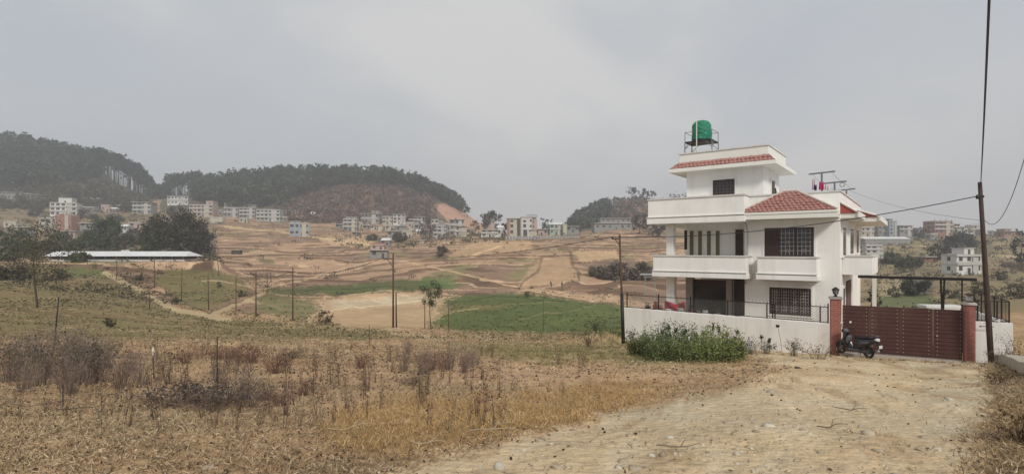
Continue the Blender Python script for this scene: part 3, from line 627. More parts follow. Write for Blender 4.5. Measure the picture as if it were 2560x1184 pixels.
while i < L:
    for sgn in (1, -1):
        xa, xb = (i, i+fh) if sgn > 0 else (i+fh, i)
        p0, p1 = Vector((xa, .1, .03)), Vector((xb, .1, fh-.03))
        def cl(p, q):
            if p.x < .1: t = (.1-p.x)/(q.x-p.x) if q.x != p.x else 2; return p.lerp(q, t) if 0 <= t <= 1 else None
            if p.x > L-.1: t = (L-.1-p.x)/(q.x-p.x) if q.x != p.x else 2; return p.lerp(q, t) if 0 <= t <= 1 else None
            return p
        a0 = cl(p0, p1); a1 = cl(p1, p0)
        if a0 is None or a1 is None or (a0-a1).length < .02: continue
        b.tube([a0, a1], .0045, 3, caps=False)
    i += st_
b.build('chain_link', mat('galvanised_wire', (.22, .22, .22), .5, .1, metal=.3), fr_)
# ------------------------------------------------------------------ gate, pillars, right wall
G0 = P(2105, 762, 20.45); G1 = P(2407, 775, 18.72); gd = (G1-G0).xy; GL = gd.length; ga = math.atan2(gd.y, gd.x)
brick_c = (.30, .105, .08)
def brick_tex(n, l, vec, src):
    bt = n.new('ShaderNodeTexBrick'); mpn = n.new('ShaderNodeMapping'); mpn.inputs['Rotation'].default_value = (math.radians(90), 0, 0); l.new(vec, mpn.inputs[0]); l.new(mpn.outputs[0], bt.inputs['Vector'])
    bt.inputs['Scale'].default_value = 1; bt.inputs['Brick Width'].default_value = .23; bt.inputs['Row Height'].default_value = .075; bt.inputs['Mortar Size'].default_value = .006
    bt.inputs['Color1'].default_value = (.31, .105, .08, 1); bt.inputs['Color2'].default_value = (.24, .08, .062, 1); bt.inputs['Mortar'].default_value = (.30, .21, .18, 1); return bt.outputs[0]
brick_m = mat('red_brick', brick_c, .85, .18, 5, .3, 60, tex=brick_tex)
pmid = None
for i, (pxa, pxb, Y, ytop, ybot, lab) in enumerate(((2075, 2103, 20.55, 741, 884, 'left red brick gate pillar, black lantern on its cap'), (2411, 2435, 18.62, 755, 899, 'right red brick gate pillar under a small square lamp'))):
    c = P((pxa+pxb)/2, ytop, Y); zb = P(0, ybot, Y).z-.15; w = (pxb-pxa)/F*Y/1.18
    r = tag(empty('gate_pillar', (c.x, c.y, zb), ga), lab, 'gate pillar'); h_ = c.z-zb
    MB().box(-w/2, w/2, -w/2, w/2, 0, h_-.09).build('brickwork', brick_m, r, bevel=.01)
    MB().box(-w/2-.04, w/2+.04, -w/2-.04, w/2+.04, h_-.089, h_-.03).box(-w/2-.02, w/2+.02, -w/2-.02, w/2+.02, h_-.029, h_).build('cap', grey_plaster if i == 0 else mat('pale_cap', (.5, .46, .42), .8), r)
    lm = tag(empty('pillar_lamp', (c.x, c.y, c.z), ga), ['black lantern on top of the left gate pillar', 'squat square lamp on top of the right gate pillar'][i], 'lamp')
    if i == 0:
        MB().lathe((0, 0, 0), [(.07, 0), (.08, .03), (.04, .05), (.05, .09)], 10).lathe((0, 0, .26), [(.14, 0), (.13, .03), (.05, .09), (.015, .12)], 8).tube([(0, 0, .05), (0, 0, .3)], .02, 6).build('lamp_housing', black_metal, lm)
        MB().lathe((0, 0, .09), [(.07, 0), (.11, .17)], 8).build('lamp_glass', mat('lamp_glass', (.2, .22, .22), .15, 0, spec=.6), lm)
        q = MB()
        for k in range(8): an = k*math.pi/4; q.tube([(.073*math.cos(an), .073*math.sin(an), .09), (.115*math.cos(an), .115*math.sin(an), .26)], .01, 4)
        q.build('lamp_bars', black_metal, lm)
    else:
        MB().box(-.09, .09, -.09, .09, 0, .05).box(-.12, .12, -.12, .12, .25, .3).tube([(0, 0, .02), (0, 0, .28)], .02, 6).build('lamp_housing', dark_wood, lm); MB().box(-.07, .07, -.07, .07, .05, .25).build('lamp_glass', mat('lamp_glass', (.2, .22, .22), .15, 0), lm)
gate_m = mat('maroon_gate_paint', (.070, .029, .025), .5, .25, 2.5, .15, 30, dirt=(.35, 1.6, (.2, .12, .09)))
gr = tag(empty('gate', (G0.x, G0.y, G0.z-1.78), ga), 'maroon slatted metal sliding gate with rows of pale studs', 'gate')
GH = 1.78
def gx(px):  # pixel column -> distance along the gate
    r_ = (px-1280)/F; d = gd.normalized(); return (G0.x-r_*G0.y)/(r_*d.y-d.x)
doorx = gx(2333)
for nm, xa, xb in (('gate_leaf', 0.02, doorx-.01), ('wicket_door', doorx+.01, GL-.02)):
    b = MB(); n = 12
    for j in range(n): z0 = .05+(GH-.08)*j/n; b.box(xa+.03, xb-.03, .0, .035, z0+.012, z0+(GH-.08)/n)
    b.box(xa+.03, xb-.03, .036, .06, .05, GH-.03); b.box(xa, xa+.029, -.012, .05, .02, GH); b.box(xb-.029, xb, -.012, .05, .02, GH); b.box(xa+.03, xb-.03, -.006, .045, GH-.028, GH); b.box(xa+.03, xb-.03, -.006, .045, .02, .048)
    s_ = MB(); up = MB()
    for px in (2107, 2166, 2180, 2243, 2258, 2322, 2343, 2402):
        x = gx(px)
        if not xa-.02 < x < xb+.05: continue
        x = min(max(x, xa+.04), xb-.04)
        for j in range(n): z = .05+(GH-.08)*(j+.55)/n; s_.lathe((0, 0, 0), [(.018, 0), (.014, .012), (.005, .016)], 8); k_ = len(s_.v)-24; s_.v[k_:] = [(x+v[0], -v[2]-.001, z+v[1]) for v in s_.v[k_:]]
    nf = len(b.f); b.add(s_.v, s_.f); lf = b.build(nm, gate_m, gr); lf.data.materials.append(mat('stud_metal', (.36, .29, .25), .4, .1, metal=.2))
    for pl in lf.data.polygons[nf:]: pl.material_index = 1
    for pa, pb in ((2168, 2178), (2245, 2256), (2324, 2332)):
        x0_, x1_ = gx(pa), gx(pb)
        if xa < x0_ < xb: MB().box(x0_, x1_, -.01, -.001, .05, GH-.03).build('upright', gate_m, lf)
MB().tube([(doorx+.1, -.06, .82), (doorx+.1, -.0, .82)], .03, 8).build('handle', mat('stud_metal'), gr)
# concrete threshold
b = MB(); b.box(-.1, GL+.2, -.42, .25, -.3, -.02)
th = b.build('gate_threshold', mat('rough_concrete', (.40, .35, .29), .9, .15, 3, .4, 20)); th.location = (G0.x, G0.y, G0.z-GH+.0); th.rotation_euler = (0, 0, ga)
tag(th, 'low concrete threshold under the maroon gate', 'threshold')
# right wall
A1 = P(2434, 803, 18.5).xy; A2 = P(2533, 806, 18.0).xy; d2 = (A2-A1).normalized(); n2_ = Vector((-d2.y, d2.x)); zt_ = P(0, 803, 18.45).z
r = tag(empty('side_wall', (A1.x, A1.y, zt_), math.atan2(d2.y, d2.x)), 'short white plastered wall right of the gate, behind the leaning pole', 'wall'); L2 = (A2-A1).length
MB().box(0, L2, 0, .2, -1.9, 0).box(L2-.2, L2, .201, 5, -1.9, -.001).build('plaster_wall', bwall_m, r, bevel=.012)
r = tag(empty('side_fence', (A1.x, A1.y, zt_), math.atan2(d2.y, d2.x)), 'black iron fence on the short white wall right of the gate', 'fence')
for x in (.06, L2*.12, L2*.62, L2-.08): MB().box(x-.02, x+.02, .08, .12, 0, .74+(.08 if x < .1 else 0)).build('post', black_metal, r)
for y in (.8, 1.6, 2.4, 3.2, 4.2): MB().box(L2-.12, L2-.08, y, y+.04, 0, .8).build('post', black_metal, r)
MB().box(.05, L2-.06, .088, .112, .7, .73).box(.05, L2-.06, .088, .112, .02, .05).box(L2-.11, L2-.085, .12, 4.2, .74, .77).box(L2-.11, L2-.085, .12, 4.2, .03, .06).build('rail', black_metal, r)
b = MB(); x = .15
while x < L2-.1: b.tube([(x, .1, .03), (x, .1, .7)], .007, 4); x += .09
y = .2
while y < 4.2: b.tube([(L2-.1, y, .03), (L2-.1, y, .74)], .007, 4); y += .1
b.build('bars', black_metal, r)
r = tag(empty('stone_pile', P(2500, 803, 18.3)), 'pale broken stones left on top of the short white wall', 'stones')
r.location.z = zt_; q = MB()
for k in range(6):
    x, y, s_ = random.uniform(-.2, .2), random.uniform(-.05, .08), random.uniform(.05, .09); q.lathe((x, y, 0), [(s_*.8, 0), (s_, s_*.5), (s_*.5, s_)], 6)
q.build('stones', mat('pale_stone', (.5, .48, .44), .9, .2), r)
sg = tag(MB().tube([(0, 0, 0), (.36, 0, .01)], .012, 6).lathe((0, 0, -.02), [(.03, 0), (.03, .04)], 8).build('gate_bolt', black_metal), 'thin iron bolt sticking across the short white wall by the leaning pole', 'bolt')
sg.location = (P(2451, 815, 18.3)); sg.rotation_euler = (0, 0, ga)
# ------------------------------------------------------------------ utility poles and cables
rust_pole = mat('dark_timber_pole', (.055, .035, .03), .75, .35, 6, .4, 20, dirt=(.5, 3, (.1, .03, .02)))
steel_pole = mat('rusty_steel_pole', (.085, .05, .036), .7, .3, 4)
def curve(name, pts, sag, r, label, grp='overhead cables', n=14):
    b = MB(); P0 = []
    for p, q in zip(pts[:-1], pts[1:]):
        for k in range(n+1):
            t = k/n
            if k == 0 and P0: continue
            v = p.lerp(q, t); v.z -= sag*4*t*(1-t); P0.append(v)
    b.tube(P0, r, 5); o = b.build(name, wire_m); return tag(o, label, 'cable', grp)
base = P(2480, 903, 17.9); top = P(2449.5, 455, 17.9); base.z = gz(base.x, base.y)-.2
lp = tag(empty('utility_pole', base), 'dark leaning timber utility pole in front of the short white wall by the gate', 'utility pole')
v = top-base; MB().tube([(0, 0, 0), v*.3, v*.6, v], [.088, .082, .07, .058], 12).build('pole', rust_pole, lp, smooth=True)
ins = P(2449, 491, 17.85)-base
MB().box(ins.x-.16, ins.x+.05, ins.y-.12, ins.y-.04, ins.z-.05, ins.z+.03).lathe((ins.x-.14, ins.y-.08, ins.z-.09), [(.04, 0), (.055, .06), (.03, .14)], 8).build('insulator_bracket', black_metal, lp)
jj = P(2440, 491, 17.75)
def upole(px, pyb, pyt, Y, label, r=.055, arm=None, name='utility_pole', m=steel_pole, lean=0, lower=None, grp=None):
    b0 = P(px+lean, pyb, Y); t0 = P(px, pyt, Y); g_ = gz(b0.x, b0.y); o = tag(empty(name, (b0.x, b0.y, min(b0.z, g_+.05)-.0)), label, 'utility pole' if name == 'utility_pole' else 'post', grp)
    v = t0-o.location; MB().tube([(0, 0, -.3), (v.x, v.y, v.z)], [r, r*.75], 8).build('pole', m, o, smooth=True)
    if lower: MB().tube([(0, 0, -.28), (v.x*lower, 0, v.z*lower)], [r*1.5, r*1.35], 8).build('lower_sleeve', black_metal, o, smooth=True)
    if arm:
        ax, ay = arm; a = P(px+ax, ay, Y)-o.location; c_ = P(px+.5, ay, Y)-o.location; q = P(px, ay+abs(ax)*.9, Y)-o.location
        MB().tube([c_+Vector((.03, 0, 0)), a], r*.45, 6).tube([q, a.lerp(c_, .35)], r*.35, 6).build('crossarm', m, o); MB().lathe(tuple(a), [(.03, 0), (.05, .04), (.03, .1)], 8).build('insulator', black_metal, o)
        return o.location+a+Vector((0, 0, .1))
    return t0
u1 = upole(1549, 840, 586, 25.3, 'slim rusty steel utility pole at the left corner of the long white wall', .06, (-18, 597), lean=10, lower=.46)
u2 = upole(983, 816, 633, 43.5, 'rusty utility pole with a side arm in the middle of the fields', .085, (-24, 647))
u3 = upole(732, 803, 668, 58, 'rusty utility pole with a short arm left of the pale fallow field', .085, (-10, 680))
u4 = upole(640, 800, 680, 62, 'rusty pole just right of the track junction on the left', .085, (-14, 683))
u5 = upole(668, 743, 682, 110, 'distant utility pole, left one of a close pair beyond the track junction', .1, (-5, 684))
u6 = upole(677, 730, 680, 124, 'distant utility pole, right one of a close pair beyond the track junction', .1, (-6, 682))
curve('overhead_cable', [jj, u1, u2], .42, .016, 'thick cable sagging from the leaning pole past the house to the field poles')
curve('overhead_cable', [u2, u3, u4], .7, .02, 'cable between the three field poles left of centre')
curve('overhead_cable', [u4, u5], .8, .02, 'far cable running to the distant pole pair')
bp0 = Vector((-4.4, -5.2, gz(-4.4, -5.2))); rp = tag(empty('utility_pole', bp0), 'dark timber utility pole behind the viewer, at the near end of the rising cables', 'utility pole'); MB().tube([(0, 0, -.4), (0, 0, 7.2)], .09, 12, .06).build('pole', rust_pole, rp, smooth=True); bpt = bp0+Vector((0, 0, 7.1))
curve('overhead_cable', [top+Vector((.03, 0, -.1)), P(2474, -60, 7.0), bpt], .12, .013, 'thick cable rising from the leaning pole out of the top of the view')
curve('overhead_cable', [top+Vector((.03, 0, -.12)), P(2478, -60, 7.0), bpt], .25, .007, 'thin cable twisted alongside the thick rising cable')
curve('overhead_cable', [P(2463, 551, 17.9), P(2600, 240, 11), bpt], 1.0, .008, 'thin cable curving up from the leaning pole to the right edge')
curve('overhead_cable', [TP[2]+Vector((.1, 0, 0)), P(2463, 552, 17.9)], .25, .006, 'thin pale wire from the roof terrace to the leaning pole')
for i, (px, pb, pt_, Y, r_, lab, ln) in enumerate((
 (990, 815, 731, 44, .07, 'short grey stub post leaning against the middle utility pole', 1), (1121, 829, 748, 41, .035, 'thin dark post at the left edge of the green field', 1), (1358, 822, 742, 50, .03, 'thin pale stick standing in the green field', 0),
 (520, 786, 688, 66, .07, 'tall thin pole where the two tracks meet', 2), (590, 785, 690, 68, .06, 'tall thin pole left of the track junction pole', 0), (455, 763, 668, 74, .055, 'thin pole above the left grass field', -2), (386, 722, 641, 90, .07, 'thin pole in front of the long white shed', 0),
 (374, 768, 728, 62, .05, 'short pole on the pale track edge', 0), (292, 688, 642, 100, .07, 'thin pole left of the pale track in front of the shed', 0), (543, 672, 640, 120, .08, 'distant post right of the long shed', 5), (1062, 820, 752, 44, .04, 'thin stick left of the slender tree', 0),
 (543, 1026, 839, 8.6, .012, 'thin black stake standing in the near weeds', 0), (147, 838, 742, 22, .03, 'dark stick leaning right above the weed thicket', -12), (157, 1075, 960, 6.6, .008, 'thin dark stem at the lower left', 1), (226, 960, 870, 13, .02, 'dark stake in the left thicket', 4),
 (383, 968, 870, 10.5, .014, 'short stake with a pale rag on top in the near weeds', 3), (923, 872, 812, 24, .018, 'thin dry stake in the middle grass', 0))):
    tl = upole(px, pb, pt_, Y, lab, r_, name='post', m=black_metal if i > 10 else steel_pole, lean=ln)
    if i == 15:
        q = tag(empty('rag', tl), 'pale rag hanging on the short stake in the near weeds', 'rag'); MB().tube([(0, 0, .02), (.01, -.02, -.04), (.02, -.01, -.12), (.04, 0, -.2)], [.01, .028, .026, .01], 8).build('cloth', mat('pale_rag', (.55, .47, .38), .9, .2), q)
#@@PART3
# ------------------------------------------------------------------ vegetation helpers
leaf_m = mat('foliage', attr=True, rough=.75, var=.18, scale=1.2, spec=.15)
dry_m = mat('dry_plant', attr=True, rough=.9, var=.15, scale=6, spec=.1)
bark_m = mat('bark', (.075, .058, .045), .9, .3, 6, .5, 30)
def unit(n):
    v = rng.normal(size=(n, 3)); return v/np.linalg.norm(v, axis=1, keepdims=True)
def leafquads(Cn, size, col, flat=0., asp=.6):
    """one randomly turned diamond leaf (or leaf clump) per centre"""
    n = len(Cn); d = unit(n); d[:, 2] *= (1-flat); d /= np.linalg.norm(d, axis=1, keepdims=True)
    e = unit(n); e -= d*(e*d).sum(1, keepdims=True); e /= np.linalg.norm(e, axis=1, keepdims=True)
    s = (np.asarray(size)*np.ones(n))[:, None]
    V = np.stack([Cn-d*s, Cn-e*s*asp, Cn+d*s, Cn+e*s*asp], 1).reshape(-1, 3); Q = np.arange(4*n).reshape(n, 4)
    return V, Q, np.repeat(col, 4, 0)
def clumps(c, r, k, n, spread, col, cv=.35, shell=.75, up=0.):
    """leaf centres gathered into k clumps inside an ellipsoid"""
    c = np.array(c, float); r = np.array(r, float)
    u = unit(k); rad = rng.uniform(shell**3, 1, k)**(1/3); K = c+u*rad[:, None]*r; K[:, 2] += up*rng.random(k)
    i = rng.integers(0, k, n); p = K[i]+rng.normal(size=(n, 3))*spread
    br = (1+cv*(rng.random(k)-.5)*2)[i]*(1+.25*(rng.random(n)-.5)); cc = np.array(col)[None]*br[:, None]
    cc[:, 0] *= (1+.2*(rng.random(k)-.5))[i]
    return p, np.clip(cc, .004, .8)
def merge(parts):
    V = []; Q = []; Cc = []; o = 0
    for v, q, c in parts: V.append(v); Q.append(q+o); Cc.append(c); o += len(v)
    return np.concatenate(V), np.concatenate(Q), np.concatenate(Cc)
def strips(p0, p1, w, col):
    """thin tapering blades from p0 to p1"""
    n = len(p0); d = p1-p0; s = np.cross(d, unit(n)); s /= np.linalg.norm(s, axis=1, keepdims=True)+1e-9; s = s*(np.asarray(w)*np.ones(n))[:, None]
    V = np.stack([p0-s, p0+s, p1+s*.35, p1-s*.35], 1).reshape(-1, 3); return V, np.arange(4*n).reshape(n, 4), np.repeat(col, 4, 0)
def snapY(px, pb, Y, f=.22):
    """distance near Y at which the ground really lies at picture row pb"""
    if Y < 60: return Y
    ys = np.linspace(Y*(1-f), Y*(1+f), 160); z = terr((px-1280)/F*ys, ys)[0]; py = HZ-F*z/ys
    return float(ys[np.argmin(np.abs(py-pb)+6*np.abs(ys/Y-1))])
def tree(px, pb, pt, Y, cw, col, label, name='tree', nleaf=900, lsize=.35, trunk=.12, crown=(.35, 1.0), k=26, sparse=.75, cat='tree', grp=None, limbs=7, lean=0, yoff=0):
    """cw = crown width in metres; crown = start and end of the crown as fractions of the height"""
    Y = snapY(px, pb, Y); b0 = P(px, pb, Y); b0.z = min(b0.z, gz(b0.x, b0.y)+.3); h = (pb-pt)/F*Y; h = P(px, pt, Y).z-b0.z
    r = tag(empty(name, b0), label, cat, grp)
    mid = (crown[0]+crown[1])/2*h; rz_ = (crown[1]-crown[0])/2*h
    t = MB(); pts = [Vector((lean*q*h+.02*h*math.sin(q*5+px), .015*h*math.cos(q*4+px), q*h*min(.97, crown[1]))) for q in np.linspace(-.12, 1, 8)]
    t.tube(pts, [trunk*(1.1-.95*q) for q in np.linspace(0, 1, 8)], 7)
    cen = Vector((lean*mid, 0, mid))
    for i in range(limbs):
        q = random.uniform(max(.15, crown[0]*.8), .8); a = random.uniform(0, 6.28); p = Vector((lean*q*h, 0, q*h)); e_ = p+Vector((math.cos(a)*cw*.4, math.sin(a)*cw*.4, random.uniform(.08, .2)*h))
        t.tube([p, p.lerp(e_, .5)+Vector((0, 0, -.02*h)), e_], trunk*.35*(1.1-q), 5, trunk*.06)
    t.build('trunk', bark_m, r, smooth=True)
    p, cc = clumps((lean*mid, 0, mid), (cw/2, cw/2, rz_), k, nleaf, cw*.075, col, shell=sparse)
    nmesh('crown', *(lambda a: (a[0], a[1]))(leafquads(p, lsize*rng.uniform(.6, 1.3, len(p)), cc)), leaf_m, r, cols=np.repeat(cc, 4, 0))
    return r
def bush_mesh(h, r, ntw, nleaf, ls, tcol, lcol, upright=.6, k=14, tw=.006):
    a = rng.uniform(0, 2*math.pi, ntw); rr = r*rng.uniform(.1, 1, ntw); hh = h*rng.uniform(.45, 1.05, ntw)
    p0 = np.stack([np.cos(a)*rr*.25, np.sin(a)*rr*.25, np.full(ntw, -.03)], 1); p2 = np.stack([np.cos(a)*rr, np.sin(a)*rr, hh], 1)
    pm = (p0+p2)/2; pm[:, :2] *= upright; pm[:, 2] *= 1.15
    c = np.array(tcol)[None]*rng.uniform(.6, 1.4, ntw)[:, None]
    parts = [strips(p0, pm, tw, c), strips(pm, p2, tw*.6, c)]
    # side twigs
    i = rng.integers(0, ntw, ntw*2); t = rng.random(ntw*2)[:, None]; q0 = pm[i]*(1-t)+p2[i]*t; q1 = q0+unit(ntw*2)*np.array([.18, .18, .16])*h+np.array([0, 0, .06*h]); parts.append(strips(q0, q1, tw*.45, c[i]))
    stems = merge(parts)
    if nleaf:
        i = rng.integers(0, len(q1), nleaf); L = q1[i]+rng.normal(size=(nleaf, 3))*r*.06; L[:, 2] = np.abs(L[:, 2])
        lc = np.array(lcol)[None]*rng.uniform(.5, 1.5, nleaf)[:, None]; leaves = leafquads(L, ls*rng.uniform(.5, 1.4, nleaf), lc)
    else: leaves = None
    return stems, leaves
def bush(name, label, cat, h, r, ntw, nleaf, ls, tcol, lcol, loc, grp=None, upright=.6, rz=0, tw=.006):
    o = tag(empty(name, loc, rz), label, cat, grp); s, l = bush_mesh(h, r, ntw, nleaf, ls, tcol, lcol, upright, tw=tw)
    nmesh('stems', s[0], s[1], dry_m, o, cols=s[2])
    if l: nmesh('leaves', l[0], l[1], leaf_m, o, cols=l[2])
    return o
# ------------------------------------------------------------------ forests on the hills
def forest(name, label, spots, hts, rad, col, cv=.5, trunk_f=.45, n=34, ls=1.5, tcol=(.05, .045, .04)):
    parts = []
    for (x, y), h, r_ in zip(spots, hts, rad):
        z = gz_cache(x, y); tf = trunk_f*random.uniform(.55, 1.12); cz = z+h*(tf+1)/2; rz_ = h*(1-tf)/2
        p, cc = clumps((x, y, cz), (r_, r_, rz_), 7, n, r_*.26, np.array(col)*random.uniform(1-cv, 1+cv), shell=.5, cv=.3)
        parts.append(leafquads(p, ls*rng.uniform(.6, 1.3, n), cc, asp=.75))
        t0 = np.array([[x, y, z-1]]); t1 = np.array([[x+random.uniform(-.5, .5), y, z+h*.8]]); parts.append(strips(t0, t1, .28, np.array([tcol]))); parts.append(strips(t0, t1, .28, np.array([tcol])))
    V, Q, c = merge(parts); o = nmesh(name, V, Q, leaf_m, cols=c); return tag(o, label, 'forest' if 'scrub' not in name else 'scrub', kind='stuff')
def gz_cache(x, y): return _gz[(x, y)]
_gz = {}
def scatter(n, x0, x1, y0, y1, ok):
    px = rng.uniform(x0, x1, n*3); Y = rng.uniform(y0, y1, n*3); X = (px-1280)/F*Y; Z = terr(X, Y)[0]; py = HZ-F*Z/Y
    m = ok(px, py, Y); X, Y, Z = X[m][:n], Y[m][:n], Z[m][:n]
    for a, b_, c in zip(X, Y, Z): _gz[(a, b_)] = c
    return list(zip(X, Y))
GAPL = lambda px: (px > 256) & (px < 374)
GAPM = lambda px: (px > 418) & (px < 496)
FC = (.030, .046, .027)
sp = scatter(1500, -420, 372, 432, 655, lambda px, py, Y: ~GAPL(px) & (py < np.interp(px, [-420, 0, 120, 250], [500, 482, 470, 452])))
forest('pine_forest', 'dark pine forest covering the left hill', sp, rng.uniform(8, 17, len(sp)), rng.uniform(2.6, 5, len(sp)), FC, cv=.65)
sp = scatter(620, -300, 372, 425, 560, lambda px, py, Y: (py > np.interp(px, [-420, 0, 120, 250, 372], [486, 470, 458, 440, 470])) & (py < 530))
forest('mixed_scrub', 'brownish scrub and small trees below the left pine forest', sp, rng.uniform(3, 7, len(sp)), rng.uniform(2.2, 3.8, len(sp)), (.075, .070, .048), trunk_f=.1, n=26, ls=1.0)
sp = scatter(230, 225, 380, 600, 650, lambda px, py, Y: (py < 520))
forest('tall_pine_fringe', 'tall pines with bare trunks on the shoulder of the left hill', sp, [ (np.interp(1280+F*x/y, [225, 262, 300, 345, 380], [14, 30, 38, 37, 22]))*random.uniform(.85, 1.03) for x, y in sp], rng.uniform(3, 4.4, len(sp)), FC, trunk_f=.58, n=42, ls=1.3)
sp = scatter(60, 372, 420, 560, 650, lambda px, py, Y: py < 530)
forest('saddle_trees', 'low trees filling the saddle between the two wooded hills', sp, rng.uniform(9, 15, len(sp)), rng.uniform(3, 4.5, len(sp)), FC, trunk_f=.3)
sp = scatter(2000, 480, 1165, 432, 655, lambda px, py, Y: (py < np.interp(px, [480, 560, 700, 800, 900, 1000, 1100, 1170], [505, 520, 520, 480, 466, 474, 505, 535])))
forest('pine_forest', 'dark pine forest over the long middle hill', sp, rng.uniform(8, 17, len(sp)), rng.uniform(2.6, 5, len(sp)), (.032, .050, .028), cv=.65)
sp = scatter(400, 500, 1165, 585, 650, lambda px, py, Y: py < 530)
forest('pine_crest', 'tall pines along the crest of the middle hill, sky showing between trunks', sp, [np.interp(1280+F*x/y, [500, 560, 980, 1080, 1120, 1165], [19, 24, 24, 20, 14, 9])*random.uniform(.85, 1.04) for x, y in sp], rng.uniform(2.8, 4.6, len(sp)), (.032, .050, .028), cv=.5, trunk_f=.52, n=40, ls=1.35)
sp = scatter(110, 418, 500, 600, 650, lambda px, py, Y: py < 520)
forest('tall_pine_fringe', 'tall pines with bare trunks at the left end of the middle hill', sp, [random.uniform(22, 27) for _ in sp], rng.uniform(2.8, 4, len(sp)), FC, trunk_f=.60, n=40, ls=1.3)
sp = scatter(1100, 690, 1088, 425, 600, lambda px, py, Y: (py > 468) & (py < 560))
forest('leafless_scrub', 'reddish brown leafless scrub on the lower slope of the middle hill', sp, rng.uniform(3, 6, len(sp)), rng.uniform(2.5, 4, len(sp)), (.135, .094, .075), trunk_f=.05, n=26, ls=.9)
sp = scatter(330, 1412, 1520, 440, 655, lambda px, py, Y: py < 572)
forest('pine_forest', 'grey green trees on the left side of the small right hill', sp, rng.uniform(8, 13, len(sp)), rng.uniform(3, 4.5, len(sp)), (.040, .055, .040))
sp = scatter(420, 1500, 1780, 430, 650, lambda px, py, Y: py < 585)
forest('leafless_scrub', 'brown leafless scrub over the small right hill', sp, rng.uniform(3.5, 7, len(sp)), rng.uniform(2.6, 4, len(sp)), (.125, .090, .075), trunk_f=.1, n=26, ls=1.0)
for i, (px, pb, pt, Y, cw, c) in enumerate(((1578, 500, 466, 620, 14, FC), (1608, 500, 474, 630, 13, FC), (1628, 500, 478, 635, 10, FC), (1538, 512, 492, 625, 9, (.05, .05, .04)), (1168, 545, 518, 560, 7, FC), (1152, 535, 505, 590, 7, FC), (1700, 510, 486, 640, 30, FC), (1500, 528, 500, 600, 12, (.05, .05, .04)))):
    tree(px, pb, pt, Y, cw, c, ['tall flat topped pine on the crest of the small right hill', 'second crest pine of the small right hill, leaning crown', 'smallest crest pine of the small right hill, beside the house', 'bushy grey tree on the left shoulder of the small right hill', 'lone green tree right of the red earth slope', 'thin tree at the top end of the red earth slope', 'wide low tree crown just above the left roof parapet of the house', 'round bare tree on the left skyline of the small right hill'][i], nleaf=160, lsize=1.2, trunk=.3, crown=(.45, 1.0), k=10, limbs=3)
